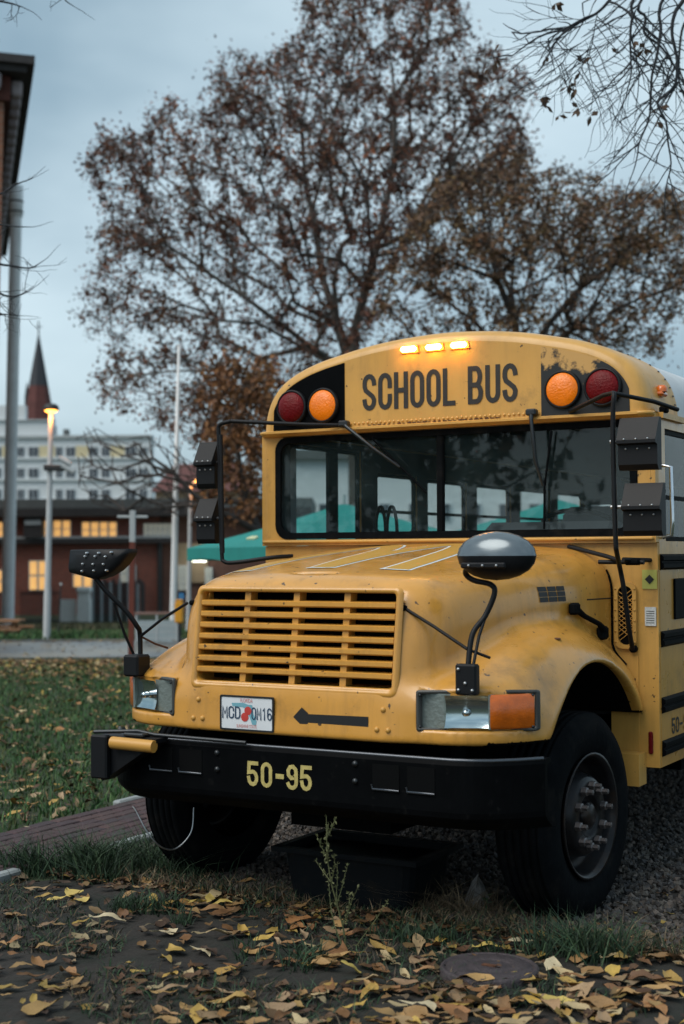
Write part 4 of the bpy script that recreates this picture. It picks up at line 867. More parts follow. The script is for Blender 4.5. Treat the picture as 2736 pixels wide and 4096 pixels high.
b, h = pole('flagpole', 690, 31, 1385, .05, .05, 'tall tapering white flagpole in front of the brick building', 'flagpole', 'post_grey', LEAN*1.3)
mat('pole_white', (.78, .80, .80), .5); MB().lathe([(.075, 0), (.066, h*.45), (.060, h*.46), (.028, h), (0, h+.03)], (0, 0, 0), 'Z', 12).build('shaft', 'pole_white', b.o); z = b.uz(690, 1917)[1]; MB().lathe([(.068, z-.03), (.070, z+.03)], (0, 0, 0), 'Z', 12).build('band', 'wood_brown', b.o)
g = on(524, 2628, 'Z', 0); Dg = float((g-CAM)@FH)
b = BG('cross_post', 524, Dg, 'red-brown post with pale cross-shaped top beside the road', 'post', lean=LEAN*.7)
zc = b.uz(524, 2168)[1]; zt = b.uz(524, 2042)[1]; MB().box(-.045, .045, -.045, .045, 0, zc).build('post', 'post_red', b.o); MB().box(-.047, .047, -.047, .047, zc, zt, 0, .004).build('post_head', 'post_grey', b.o)
zc = b.uz(524, 2067)[1]; MB().box(-.26, .26, -.03, .03, zc-.022, zc+.022, 0, .008).build('cross_arm', 'post_grey', b.o)
b = BG('gate_pillar', 337, 60, 'white stone gate pillar with capped top in the fence', 'pillar')
b.part('shaft', 'stone_white', 312, 2398, 362, 2510, -.25, .25); b.part('upper_shaft', 'stone_white', 315, 2370, 359, 2398, -.22, .22); b.part('cap', 'stone_white', 308, 2349, 366, 2370, -.3, .3, bev=.06); b.part('cap_band', 'stone_white', 318, 2366, 356, 2372, -.27, .27)
b = BG('white_gate', 272, 60, 'white boarded gate beside the stone pillar', 'gate')
for k in range(5): b.part('board', 'stone_white', 242+k*12.4, 2397, 253+k*12.4, 2500, -.03, .03)
b.part('rail', 'stone_white', 242, 2420, 303, 2428, .031, .08); b.part('rail', 'stone_white', 242, 2470, 303, 2478, .031, .08)
b = BG('iron_fence', 158, 60, 'black iron bar fence in front of the brick building', 'fence')
for k in range(20): b.part('bar', 'iron', 82+k*8, 2362 if k % 4 else 2355, 84.5+k*8, 2500, -.015, .015)
for y in (2372, 2480): b.part('rail', 'iron', 80, y, 240, y+4, -.03, -.016)
b.part('plinth', 'post_grey', 55, 2493, 178, 2516, -.2, .2)
b = BG('board_fence', 450, 61, 'dark weathered board fence behind the crossview mirror', 'fence')
for k in range(16): b.part('board', 'iron' if k % 3 else 'barrier_grey', 366+k*12, 2325+random.randint(-12, 12), 376+k*12, 2500, -.03, .03)
b.part('rail', 'iron', 366, 2400, 560, 2406, .031, .08)
g = on(233, 2552, 'Z', 0); b = BG('thin_post', 233, float((g-CAM)@FH), 'thin black post with pale ball top beside the street lamp', 'post', lean=.05)
h = b.uz(240, 2345)[1]; MB().tube([(0, 0, 0), (0, 0, h)], .016, 8).build('shaft', 'iron', b.o); MB().lathe([(0, h-.0), (.03, h+.03), (.03, h+.05), (0, h+.08)], (0, 0, 0), 'Z', 10).build('ball', 'post_grey', b.o)
b = BG('picnic_table', 35, 31, 'wooden picnic table on the grass at the left edge', 'table')
zt = b.uz(40, 2478)[1]; zs = zt*.58; MB().box(-.9, .30, -.35, .35, zt-.05, zt).build('table_top', 'wood_brown', b.o)
for s in (-1, 1): MB().box(-.9, .42, s*.68-.12, s*.68+.12, zs-.04, zs).build('bench', 'wood_brown', b.o)
for x in (-.7, .12):
    for s in (-1, 1): MB().tube([(x, s*.10, zt-.052), (x, s*.55, 0)], .035, 6).build('leg', 'wood_brown', b.o)
    MB().box(x-.03, x+.03, -.75, .75, zs-.10, zs-.041).build('cross_beam', 'wood_brown', b.o)
b = BG('site_barrier', 625, 28.5, 'grey mesh barrier with brown top rail behind the left fender', 'barrier')
b.part('panel', 'barrier_grey', 545, 2482, 705, 2585, -.03, .03); b.part('top_rail', 'rail_brown', 540, 2448, 712, 2457, -.05, .05)
for x in (542, 624, 704): b.part('upright', 'post_grey', x, 2457, x+7, 2600, -.04, .04)
for k in range(3): b.part('stripe', 'post_grey', 547, 2500+k*26, 703, 2503+k*26, -.034, -.0305)
g = on(716, 2575, 'Z', 0); b = BG('litter_bin', 716, float((g-CAM)@FH), 'orange-yellow litter bin on a post just left of the hood', 'bin')
b.part('bin_body', 'bin_orange', 700, 2406, 734, 2492, -.09, .09, bev=.03); b.part('bin_lid', 'bin_orange', 703, 2398, 731, 2406, -.08, .08, bev=.01); h = b.uz(716, 2492)[1]; MB().tube([(0, .11, 0), (0, .11, h+.6)], .03, 8).build('post', 'iron', b.o); b.part('sign_plate', 'sign_blue', 713, 2372, 735, 2397, .06, .078)

# teal parasols behind the bus
mat('teal_cloth', (.010, .21, .19), .8, var=.12, vscale=3); mat('logo_pale', (.55, .58, .36), .7)
def parasol(px, py, D, half, zpk, zev, label, rz):
    u, _ = uz(px, py, D); o = empty('parasol', wpos(u, D, gw(u, D)), label, 'parasol', 'teal parasols behind the bus'); o.rotation_euler = (0, 0, YAW+rz); g0 = gw(u, D)
    zp, ze = zpk-g0, zev-g0; n = 6; rows = []
    c4 = [(-half, -half), (half, -half), (half, half), (-half, half)]; ed = []
    for k in range(4):
        for j in range(n): a, b2 = np.array(c4[k]), np.array(c4[(k+1) % 4]); ed.append(a+(b2-a)*j/n)
    for t in np.linspace(0.02, 1, 6): rows.append([(p[0]*t, p[1]*t, zp+(ze-zp)*t-.05*math.sin(math.pi*t)*(0.6+.4*abs(math.sin(2*math.pi*i/n)))) for i, p in enumerate(ed)])
    rows.append([(p[0], p[1], ze-.17+.02*math.sin(i*1.7)) for i, p in enumerate(ed)])
    m = MB(); m.grid(rows, 0, False, close=True); m.build('canopy', 'teal_cloth', o)
    MB().tube([(0, 0, 0), (0, 0, zp+.12)], .03, 8).build('mast', 'post_grey', o); MB().box(-.4, .4, -.4, .4, 0, .08, 0, .02).build('base', 'iron', o)
    for cx, cy in c4: MB().tube([(0, 0, ze-.05), (cx*.97, cy*.97, ze-.03)], .014, 5).build('rib', 'wood_brown', o)
    for sx, sy in ((0, -1), (-1, 0)):
        m = MB()
        for k in (0, 1):
            P = catmull([(-.06, 0), (-.045, .13), (0, .17), (.045, .13), (.06, 0)], 3)
            Q = []
            for p in P:
                t = .80-.9*p[1]*.5/half; a = (k-.5)*.125+p[0]; z = zp+(ze-zp)*t-.012; Q.append((a, -half*t-.012, z) if sx == 0 else (-half*t-.012, a, z))
            m.tube(Q, .022, 4)
        m.build('arch_logo', 'logo_pale', o)
    return o
parasol(1375, 2017, 20, 1.75, 2.46, 1.84, 'teal parasol whose edge shows left of the windshield', .42)
parasol(2230, 1992, 20.5, 1.75, 2.52, 1.90, 'teal parasol seen through the right half of the windshield', .25)

# ================================================================== ground
def fast_mesh(name, V, F, material, cols=None, smooth=False):
    me = bpy.data.meshes.new(name); V = np.asarray(V, np.float32); F = np.asarray(F, np.int32); k = F.shape[1]
    me.vertices.add(len(V)); me.vertices.foreach_set('co', V.ravel()); me.loops.add(F.size); me.loops.foreach_set('vertex_index', F.ravel()); me.polygons.add(len(F))
    me.polygons.foreach_set('loop_start', np.arange(0, F.size, k, dtype=np.int32)); me.polygons.foreach_set('loop_total', np.full(len(F), k, np.int32))
    me.polygons.foreach_set('use_smooth', np.full(len(F), smooth)); me.update(calc_edges=True)
    if cols is not None:
        a = me.color_attributes.new('Col', 'FLOAT_COLOR', 'POINT'); c = np.ones((len(V), 4), np.float32); c[:, :3] = cols; a.data.foreach_set('color', c.ravel())
    me.materials.append(MATS[material]); return me
def scatter(tv, tf, pos, scale, rots, cols, name, material, parent=None, smooth=False):   # tv template verts, rots (n,3,3)
    n = len(pos); tv = np.asarray(tv, float); V = np.einsum('nij,kj->nki', rots, tv)*scale[:, None, None]+pos[:, None, :]
    F = (np.asarray(tf)[None]+(np.arange(n)*len(tv))[:, None, None]).reshape(-1, len(tf[0])); C = np.repeat(cols, len(tv), 0)
    return link(name, fast_mesh(name, V.reshape(-1, 3), F, material, C, smooth), parent)
def rand_rot(n, tilt=None, g=rng):
    a = g.uniform(0, 2*np.pi, n); ca, sa = np.cos(a), np.sin(a); Rz = np.zeros((n, 3, 3)); Rz[:, 0, 0] = ca; Rz[:, 0, 1] = -sa; Rz[:, 1, 0] = sa; Rz[:, 1, 1] = ca; Rz[:, 2, 2] = 1
    if tilt is None: t = np.arccos(g.uniform(-1, 1, n))
    else: t = g.normal(0, tilt, n)
    ct, st = np.cos(t), np.sin(t); Rx = np.zeros((n, 3, 3)); Rx[:, 0, 0] = 1; Rx[:, 1, 1] = ct; Rx[:, 1, 2] = -st; Rx[:, 2, 1] = st; Rx[:, 2, 2] = ct
    b = g.uniform(0, 2*np.pi, n); cb, sb = np.cos(b), np.sin(b); R2 = np.zeros((n, 3, 3)); R2[:, 0, 0] = cb; R2[:, 0, 1] = -sb; R2[:, 1, 0] = sb; R2[:, 1, 1] = cb; R2[:, 2, 2] = 1
    return Rz@Rx@R2

mat('soil_grass', (.020, .036, .012), .95, var=.45, vscale=1.6, dirt=((.030, .028, .016), 2.6, .50, .66), bump=.6, bscale=9)
mat('dirt', (.021, .018, .0155), .95, var=.45, vscale=3.0, dirt=((.009, .012, .008), 2.2, .44, .60), bump=.7, bscale=26)
mat('gravel_bed', (.028, .025, .022), .95, var=.4, vscale=40, bump=1, bscale=90)
mat('asphalt', (.075, .08, .085), .30, var=.3, vscale=1.2, dirt=((.17, .155, .12), .5, .46, .60))
mat('asphalt_patch', (.30, .28, .22), .5, var=.2, vscale=2)
mat('kerb_stone', (.26, .29, .30), .8, var=.2, vscale=8); mat('joint', (.018, .016, .018), .95)
mat('paver', (.075, .045, .045), .85, var=.25, vscale=5, objrand=((.058, .032, .036), (.042, .030, .036), (.066, .038, .038), (.038, .030, .034)), bump=.2, bscale=60)
mat('stone', (.1, .1, .1), .85, attr='Col'); mat('leaf_mass', (.1, .08, .05), .7, attr='Col'); mat('grass', (.04, .06, .02), .75, attr='Col'); mat('crown_leaf', (.05, .03, .02), .75, attr='Col')
LEAFC = ((.26, .145, .055), (.38, .235, .09), (.12, .055, .024), (.42, .33, .18), (.22, .105, .036), (.46, .31, .07), (.15, .08, .04), (.34, .24, .14), (.28, .13, .045), (.10, .05, .024))
mat('fallen_leaf', (.3, .2, .1), .65, objrand=LEAFC, var=.2, vscale=20); mat('yellow_leaf', (.50, .37, .10), .6, var=.2, vscale=20); mat('pale_leaf', (.50, .42, .27), .65, var=.2, vscale=20); mat('brown_leaf', (.20, .095, .035), .7, var=.25, vscale=20)
mat('bark', (.045, .038, .034), .9, var=.3, vscale=4); mat('twig_blue', (.018, .022, .028), .85); mat('bark_pale', (.10, .09, .08), .9, var=.35, vscale=2)
mat('weed_green', (.10, .11, .045), .8, var=.3, vscale=15); mat('dry_grass', (.17, .13, .08), .85); mat('cover_iron', (.055, .045, .050), .7, metal=.2, var=.3, vscale=20, bump=.5, bscale=70)
mat('tub_plastic', (.004, .006, .008), .5, spec=.12, dirt=((.014, .013, .011), 8, .52, .72)); mat('rock', (.22, .21, .20), .9, var=.3, vscale=10); mat('seedling', (.05, .12, .05), .6)

us = np.concatenate([np.linspace(-900, -60, 14), np.linspace(-50, 50, 41), np.linspace(60, 900, 14)]); wsg = np.concatenate([np.linspace(-60, -4, 8), np.linspace(0, 80, 41), np.linspace(100, 1800, 18)])
GV = np.array([[wpos(u, w, gw(u, w)) for u in us] for w in wsg]); nu = len(us)
GF = [(i*nu+k, i*nu+k+1, (i+1)*nu+k+1, (i+1)*nu+k) for i in range(len(wsg)-1) for k in range(nu-1)]
tag(link('ground', fast_mesh('ground', GV.reshape(-1, 3), GF, 'soil_grass')), kind='structure')
def sheet(name, poly, z, material):
    m = MB(); m.add([(x, y, z) for x, y in poly], [tuple(range(len(poly)))]); return tag(m.build(name, material), kind='structure')
def blob(poly, amp, seed, n=10):
    g = np.random.default_rng(seed); P = catmull([(*p, 0) for p in poly], n, closed=True); return [(p[0]+g.normal(0, amp), p[1]+g.normal(0, amp)) for p in P]
sheet('dirt_path', blob([(-6, -4.5), (4.5, -4.5), (6, -.5), (3.5, .35), (1.6, .62), (.2, .45), (-1.0, .62), (-1.85, .2), (-3.2, -1.4)], .03, 3), .004, 'dirt')
sheet('gravel_bed', blob([(-1.84, .75), (-1.0, .68), (.2, .50), (1.5, .60), (2.6, 1.1), (3.0, 4), (3.0, 11), (-1.84, 11), (-1.86, 4)], .015, 4), .008, 'gravel_bed')
g0 = on(260, 2648, 'Z', 0); g1 = on(260, 2578, 'Z', 0); wn, wf = float((g0-CAM)@FH), float((g1-CAM)@FH)
rd = MB(); rd.add([wpos(-160, wn, .006), wpos(160, wn+2, .006), wpos(160, wf+2, .006), wpos(-160, wf, .006)], [(0, 1, 2, 3)]); tag(rd.build('road', 'asphalt'), kind='structure')
ks = MB(); ks.box(-160, 160, -.07, .07, -.05, .035); k1 = ks.build('road_kerb', 'asphalt', None, wpos(0, wf+1.1, 0)); k1.rotation_euler = (0, 0, YAW+.0125); tag(k1, kind='structure')
# brick path beside the bus
bed = MB(); bed.box(-2.72, -1.90, -3.5, 14, -.05, .012); path = tag(bed.build('paver_path', 'joint'), kind='structure')
pvm = MB().box(-.0455, .0455, -.0945, .0945, .0, .030, 0, .006).mesh('paver', 'paver')
cnt = 0
for r in range(8):
    x = -2.67+r*.1005
    for k in range(42):
        y = -1.25+k*.2008+(r % 2)*.10
        if cnt < 300 and -1.3 < y < 6.2: link('paver', pvm, path, (x, y, .0125+random.uniform(-.003, .003)), (random.uniform(-.012, .012), random.uniform(-.012, .012), random.uniform(-.02, .02))); cnt += 1
        else: pass
for (x, y0, y1, rz) in ((-1.86, 1.06, 2.05, .0), (-1.86, 2.06, 3.05, .01), (-1.86, 3.06, 4.05, -.005), (-1.90, -.75, .30, -.03), (-2.76, 2.2, 3.2, 0), (-2.76, 3.21, 4.2, .01), (-2.76, 4.21, 5.2, 0), (-2.77, 5.21, 6.2, 0)):
    k = MB(); k.box(-.035, .035, y0, y1, -.1, .052, 0, .012); o = k.build('kerb', 'kerb_stone', path, (x, 0, 0))

# gravel stones
g = np.random.default_rng(11)
oct_v = np.array([(1, 0, 0), (-1, 0, 0), (0, 1, 0), (0, -1, 0), (0, 0, .7), (0, 0, -.7)]); oct_f = [(0, 2, 4), (2, 1, 4), (1, 3, 4), (3, 0, 4), (2, 0, 5), (1, 2, 5), (3, 1, 5), (0, 3, 5)]
n = 26000; X = g.uniform(-1.82, 2.5, n); Y = .55+(g.random(n)**1.7)*5.5
ok = (Y > .62+.1*np.sin(X*5)) | (g.random(n) < .25); X, Y = X[ok], Y[ok]; n = len(X)
pos = np.stack([X, Y, .012+g.uniform(0, .012, n)], 1); sz = g.uniform(.010, .026, n); v = g.uniform(.5, 1.5, n)[:, None]; base = np.array([(.13, .115, .10), (.10, .095, .095), (.16, .13, .11), (.07, .06, .055)])[g.integers(0, 4, n)]
tag(scatter(oct_v, oct_f, pos, sz, rand_rot(n, None, g), base*v*.62, 'gravel', 'stone', smooth=False), 'loose grey-brown gravel under and beside the bus', 'gravel', kind='stuff')

# grass
def blades(name, label, X, Y, hmin, hmax, lean, gsd, cols, wd=.005):
    g = np.random.default_rng(gsd); n = len(X); z = gz(X, Y); a = g.uniform(0, 2*np.pi, n); h = g.uniform(hmin, hmax, n); le = g.normal(0, lean, (n, 2))*h[:, None]; w = wd*g.uniform(.7, 1.4, n)
    b = np.stack([X, Y, z], 1); s = np.stack([np.cos(a), np.sin(a), 0*a], 1)*w[:, None]; mid = b+np.concatenate([le*.35, (h*.6)[:, None]], 1); tip = b+np.concatenate([le, h[:, None]], 1)
    V = np.stack([b-s, b+s, mid+s*.7, mid-s*.7, tip], 1).reshape(-1, 3); o = np.arange(n)[:, None]*5
    F = np.concatenate([o+np.array([[0, 1, 2]]), o+np.array([[0, 2, 3]]), o+np.array([[3, 2, 4]])]); C = cols[g.integers(0, len(cols), n)]*g.uniform(.6, 1.35, n)[:, None]; C = np.repeat(C, 5, 0)
    return tag(link(name, fast_mesh(name, V, F, 'grass', C)), label, 'grass', kind='stuff')
GC = np.array([(.034, .100, .028), (.042, .112, .030), (.058, .118, .034), (.026, .078, .026), (.090, .105, .040)])
g = np.random.default_rng(12)
n = 90000; w = wn-.3-(g.random(n)**.8)*17.5; u = g.uniform(-8.5, 3.5, n); P = CAM+u[:, None]*RH+w[:, None]*FH; X, Y = P[:, 0], P[:, 1]; ok = (X < -2.80) & (u < -.1*w*0+3.2) & (u > -.26*w-1); X, Y = X[ok], Y[ok]
blades('lawn_grass', 'short green lawn between the brick path and the road', X, Y, .03, .075, .45, 13, GC, .008)
w = wf+1.3+(g.random(26000))*9; u = g.uniform(-9.5, 1, 26000); P = CAM+u[:, None]*RH+w[:, None]*FH; blades('verge_grass', 'grass verge beyond the road below the buildings', P[:, 0], P[:, 1], .05, .16, .4, 14, GC, .02)
w = g.uniform(36, 58, 12000); u = g.uniform(-10.5, -5.0, 12000)*w/45; P = CAM+u[:, None]*RH+w[:, None]*FH; blades('tall_grass', 'rough tall grass in front of the fence', P[:, 0], P[:, 1], .08, .30, .3, 15, np.array([(.05, .06, .025), (.08, .07, .035), (.035, .05, .02)]), .03)
def tuft(px, py, n, r, h0, h1, lean, sd, label, cols=GC, wd=.0035, Z=0):
    g = np.random.default_rng(sd); c = on(px, py, 'Z', 0); k = g.integers(0, 9, n); cc = g.normal(0, r*.62, (9, 2)); wt = g.uniform(.3, 1, 9); q = cc[k]+g.normal(0, r*.20, (n, 2)); q[:, 0] *= 1.5; keep = g.random(n) < wt[k]; q = q[keep]
    return blades('grass_tuft', label, c[0]+q[:, 0], c[1]+q[:, 1], h0*.4, h1, lean*1.35, sd, cols, wd)
DG = np.array([(.14, .10, .06), (.20, .15, .09), (.10, .075, .045)]); TG = np.array([(.020, .050, .022), (.028, .060, .024), (.016, .038, .020)])
def tuft_t(*a, cat='grass tuft', **k): o = tuft(*a, **k); o['kind'] = 'thing'; o['category'] = cat; o['group'] = 'grass tufts in front of the bus'; return o
tuft_t(2290, 3830, 900, .16, .06, .20, .55, 21, 'dense green grass tuft right of the round iron cover', cols=TG)
tuft_t(1720, 3760, 500, .16, .04, .12, .5, 22, 'small green grass tuft behind the round iron cover', cols=TG)
tuft_t(1730, 3655, 500, .12, .06, .20, .8, 23, 'dry straw-coloured grass tuft under the bumper near the pale stone', cols=DG, wd=.002)
tuft_t(430, 3495, 3600, .30, .06, .24, .55, 24, 'large dark green grass clump at the edge of the brick path', cols=TG)
tuft_t(560, 3650, 500, .12, .04, .12, .5, 25, 'low grass tuft beside the yellow star-shaped leaf', cols=TG)
tuft_t(1180, 3840, 400, .14, .03, .09, .5, 26, 'short grass tuft on the dirt left of the iron cover', cols=TG)
tuft_t(2110, 3660, 260, .10, .03, .10, .6, 27, 'sparse green tuft at the foot of the right front tyre', cols=TG)
tuft_t(1900, 3700, 300, .16, .05, .14, .8, 29, 'dry brown grass tuft just behind the iron cover', cols=DG, wd=.002)
n = 30000; X = g.uniform(-2.6, 3.2, n); Y = g.uniform(-2.2, .75, n); from_noise = np.sin(X*3.1+1.3*np.sin(Y*4))+np.sin(Y*5.3+X*1.7); ok = from_noise > .05; blades('ground_grass', 'thin dark grass scattered over the dirt in the foreground', X[ok], Y[ok], .012, .055, .9, 30, np.concatenate([TG*1.25, TG, DG*.6]), .0032)
n = 6000; X = g.uniform(-1.7, 2.6, n); Y = .45+np.abs(g.normal(0, .16, n)); blades('edge_grass', 'thin mixed grass along the edge of the gravel', X, Y, .02, .09, .7, 31, np.concatenate([TG, DG]), .003)

# fallen leaves
def leaf_mesh(sd, L=1.0, wd=.32):
    g = np.random.default_rng(sd); n = 8; rows = []; curl = g.uniform(-.7, .9); fold = g.uniform(-.2, .45); tw = g.normal(0, .45); bend = g.normal(0, .22); q = g.uniform(1.0, 1.7); rag = g.uniform(0, .16)
    for i in range(n+1):
        t = i/n; hw = wd*math.sin(math.pi*t**q)**.85*.5+.004; z = .22*curl*(t-.5)**2*2+.035*math.sin(t*9+sd); a = tw*(t-.5)
        rows.append([((t-.5)*L, s*hw*math.cos(a)*(1-(g.random()*rag if abs(s) == 1 else 0))+bend*(t-.5)**2*2, z+abs(s)*hw*fold+s*hw*math.sin(a)+(g.normal(0, .02) if abs(s) == 1 else 0)) for s in (-1, -.5, 0, .5, 1)])
    v = [p for r in rows for p in r]; f = [(i*5+k, i*5+k+1, (i+1)*5+k+1, (i+1)*5+k) for i in range(n) for k in range(4)]; v = np.array(v); v[:, 2] -= v[:, 2].min(); return v, f
LM = [leaf_mesh(s, 1, w) for s, w in ((1, .34), (2, .42), (3, .24), (4, .55), (5, .36), (6, .30), (7, .48), (8, .38), (9, .62), (10, .28), (11, .45), (12, .33))]
g = np.random.default_rng(41); cols = np.array(LEAFC)
def leaf_mass(name, label, X, Y, s0, s1, tilt, dim=1.0):
    n = len(X); k = g.integers(0, len(LM), n); V, F, C = [], [], []; o = 0
    for j, (tv, tf) in enumerate(LM):
        q = np.where(k == j)[0]; R = rand_rot(len(q), tilt, g); sc_ = g.uniform(s0, s1, len(q)); pos = np.stack([X[q], Y[q], gz(X[q], Y[q])+.012+g.uniform(0, .012, len(q))], 1)
        v = (np.einsum('nij,kj->nki', R, tv)*sc_[:, None, None]+pos[:, None]).reshape(-1, 3); v[:, 2] = np.maximum(v[:, 2], .006+gz(v[:, 0], v[:, 1])); f = (np.array(tf)[None]+(np.arange(len(q))*len(tv))[:, None, None]).reshape(-1, 4)+o
        V.append(v); F.append(f); C.append(np.repeat(cols[g.integers(0, len(cols), len(q))]*g.uniform(.35, 1.1, len(q))[:, None]*dim, len(tv), 0)); o += len(v)
    return tag(link(name, fast_mesh(name, np.concatenate(V), np.concatenate(F), 'leaf_mass', np.concatenate(C), True)), label, 'leaves', kind='stuff')
n = 13000; w = wn-(g.random(n)**1.4)*17; u = g.uniform(-8, 2.5, n); P = CAM+u[:, None]*RH+w[:, None]*FH; ok = (P[:, 0] < -2.85) & ((g.random(n) < .30+.70*(w > wn-3.2)) ); leaf_mass('lawn_leaves', 'dry brown leaves strewn over the lawn', P[ok, 0], P[ok, 1], .07, .15, .45, 1.25)
n = 1600; w = np.concatenate([wn-.2+np.abs(g.normal(0, .45, 900)), wn+.2+g.random(400)*(wf-wn), wf+.9-np.abs(g.normal(0, .3, 300))]); u = g.uniform(-8, 2, n); P = CAM+u[:, None]*RH+w[:, None]*FH; leaf_mass('road_leaves', 'scattered leaves on the road', P[:, 0], P[:, 1], .05, .1, .3)
n = 2000; X = g.uniform(-2.0, 3.2, n); Y = g.uniform(-2.3, .62, n); q_ = g.random(n) < .50+.50/(1+np.exp(-(X*1.0-Y*.6-.2)*3)); X, Y = X[q_], Y[q_]; leaf_mass('ground_leaves', 'small dry leaves strewn over the dirt in the foreground', X, Y, .045, .12, .16, .62)
n = 1000; X = g.uniform(-1.8, 2.6, n); Y = .35+np.abs(g.normal(0, .22, n)); X = np.concatenate([X, g.uniform(1.15, 2.6, 260)]); Y = np.concatenate([Y, g.uniform(.6, 3.4, 260)]); leaf_mass('gravel_leaves', 'broken brown leaves along the edge of the gravel', X, Y, .03, .075, .4, .6)
lmesh = []
for v, f in LM:
    me = bpy.data.meshes.new('fallen_leaf'); me.from_pydata(v.tolist(), [], f); me.polygons.foreach_set('use_smooth', np.ones(len(f), bool)); me.materials.append(MATS['fallen_leaf']); lmesh.append(me)
def put_leaf(x, y, s, rz, label, group=None, material=None, k=None, tilt=.16):
    me = lmesh[g.integers(0, len(lmesh)) if k is None else k]
    if material: me = me.copy(); me.materials.clear(); me.materials.append(MATS[material])
    o = link('fallen_leaf', me, None, (x, y, float(gz(x, y))+.014+g.uniform(0, .01)), (g.normal(0, tilt), g.normal(0, tilt), rz)); o.scale = (s, s, s); return tag(o, label, 'leaf', group)
def px_leaf(px, py, size_px, ang, label, material, k=None):
    c = on(px, py, 'Z', 0); d = float((c-CAM)@CF); return put_leaf(c[0], c[1], size_px*d/FOC, YAW+ang, label, None, material, k)
px_leaf(165, 3327, 150, .1, 'single pale leaf lying on the brick path', 'pale_leaf', 1)
px_leaf(290, 3590, 130, -.9, 'yellow leaf with folded edge left of the dark grass clump', 'yellow_leaf', 3)
px_leaf(228, 3612, 80, .1, 'small yellow leaf at the left edge of the dirt path', 'yellow_leaf', 4)
px_leaf(320, 3622, 80, .4, 'round yellow leaf next to the folded yellow leaf', 'yellow_leaf', 3)
px_leaf(655, 3750, 120, .4, 'pale cream leaf alone on bare dirt below the star leaf', 'pale_leaf', 3)
px_leaf(810, 3825, 110, -.5, 'pale upright leaf in the middle of the dirt path', 'pale_leaf', 1)
px_leaf(430, 3698, 150, .05, 'long pale leaf lying flat on the dirt left of centre', 'pale_leaf', 2)
px_leaf(1420, 3900, 140, .2, 'bright orange-yellow leaf left of the iron cover', 'yellow_leaf', 4)
px_leaf(2200, 4030, 190, -.2, 'broad yellow leaf near the bottom edge below the iron cover', 'yellow_leaf', 3)
px_leaf(1690, 4040, 200, -.7, 'large cream leaf near the bottom edge', 'pale_leaf', 1)
px_leaf(2210, 3890, 140, 1.2, 'pinkish pale leaf just right of the iron cover', 'pale_leaf', 3)
px_leaf(2090, 3790, 120, .3, 'pale tan leaf above the right rim of the iron cover', 'pale_leaf', 4)
px_leaf(1950, 3808, 130, .1, 'yellow leaf touching the back of the iron cover', 'yellow_leaf', 2)
px_leaf(1560, 3985, 110, .5, 'curled brown leaf below the orange-yellow leaf', 'brown_leaf', 3)
px_leaf(845, 4030, 110, 0, 'creamy leaf near the bottom left of centre', 'pale_leaf', 3)
c = on(835, 3640, 'Z', 0); st = empty('fallen_leaf', (c[0], c[1], .035), 'yellow five-fingered chestnut leaf lying like a star', 'leaf')
for k in range(5):
    a = YAW+math.radians((5, 88, 200, 232, 285)[k]); s_ = (.115, .10, .14, .125, .085)[k]; me = lmesh[(1, 3, 4, 0, 1)[k]].copy(); me.materials.clear(); me.materials.append(MATS['yellow_leaf'])
    o = link('leaflet', me, st, (math.cos(a)*s_*.5, math.sin(a)*s_*.5, .004*k), (.1, -.15, a)); o.scale = (s_, s_, s_)
N_IND = 0
for tries in range(3000):
    if N_IND >= 215: break
    px, py = g.uniform(-60, 2800), 3540+590*g.random()**.85
    if 1760 < px < 2150 and 3780 < py < 3930: continue
    dens = .35 if (px < 1000 and 3680 < py < 3950) else (.25 if px < 500 else 1.0)
    if px > 1400 and py > 3900: dens = 1.15
    if g.random() > dens*.62: continue
    c = on(px, py, 'Z', 0)
    if c[1] > .75: continue
    put_leaf(c[0], c[1], g.uniform(.09, .185), g.uniform(0, 6.28), 'dry autumn leaf lying on the dark ground in front of the bus', 'fallen leaves in the foreground', tilt=.12); N_IND += 1
for k in range(60):
    px, py = g.uniform(-20, 560), g.uniform(2900, 3300); c = on(px, py, 'Z', 0)
    if c[0] < -2.8: put_leaf(c[0], c[1], g.uniform(.09, .15), g.uniform(0, 6.28), 'dry tan leaf lying on the lawn beside the bus', 'fallen leaves on the lawn', tilt=.4)

# round iron cover, stone, tub, weed, seedlings
c = on(1957, 3862, 'Z', .04); m = MB(); m.lathe([(.205, 0), (.205, .030), (.198, .038), (.188, .038), (.184, .032), (.178, .032), (.174, .037), (.10, .037), (.096, .034), (.085, .034), (.08, .037), (0, .037)], (0, 0, 0), 'Z', 48)
mh = m.build('manhole_cover', 'cover_iron', None, (c[0], c[1], .002)); tag(mh, 'round dark iron cover with raised rim lying among leaves', 'cover'); MB().box(-.03, .03, -.012, .012, .0375, .042).build('key_slot', 'rust', mh)
c = on(1915, 3640, 'Z', 0); m = MB(); g2 = np.random.default_rng(5); m.lathe([(.001, .16), (.03, .13), (.065, .06), (.085, .0), (.07, -.02)], (0, 0, 0), 'Z', 7, smooth=False); m.v = [tuple(np.array(v)*(1+g2.normal(0, .12))) for v in m.v]
tag(m.build('stone', 'rock', None, (c[0], c[1], 0)), 'pale pointed stone on the ground below the bumper', 'stone')
tb = MB(); tb.grid([[(cx_+(x-cx_)*k_, .74+(y-.74)*k_, z) for x, y in rrect(-.36, .40, .50, .98, .09, 4)] for z, k_, cx_ in ((0, .86, .02), (.02, .88, .02), (.14, .94, .02), (.262, .985, .02))], 0, False, close=True); tb.add([(.02+(x-.02)*.8, .74+(y-.74)*.8, .25) for x, y in rrect(-.36, .40, .50, .98, .09, 4)], [tuple(range(20))]); tub = tb.build('plastic_tub', 'tub_plastic'); tag(tub, 'dark plastic tub standing under the front bumper', 'tub')
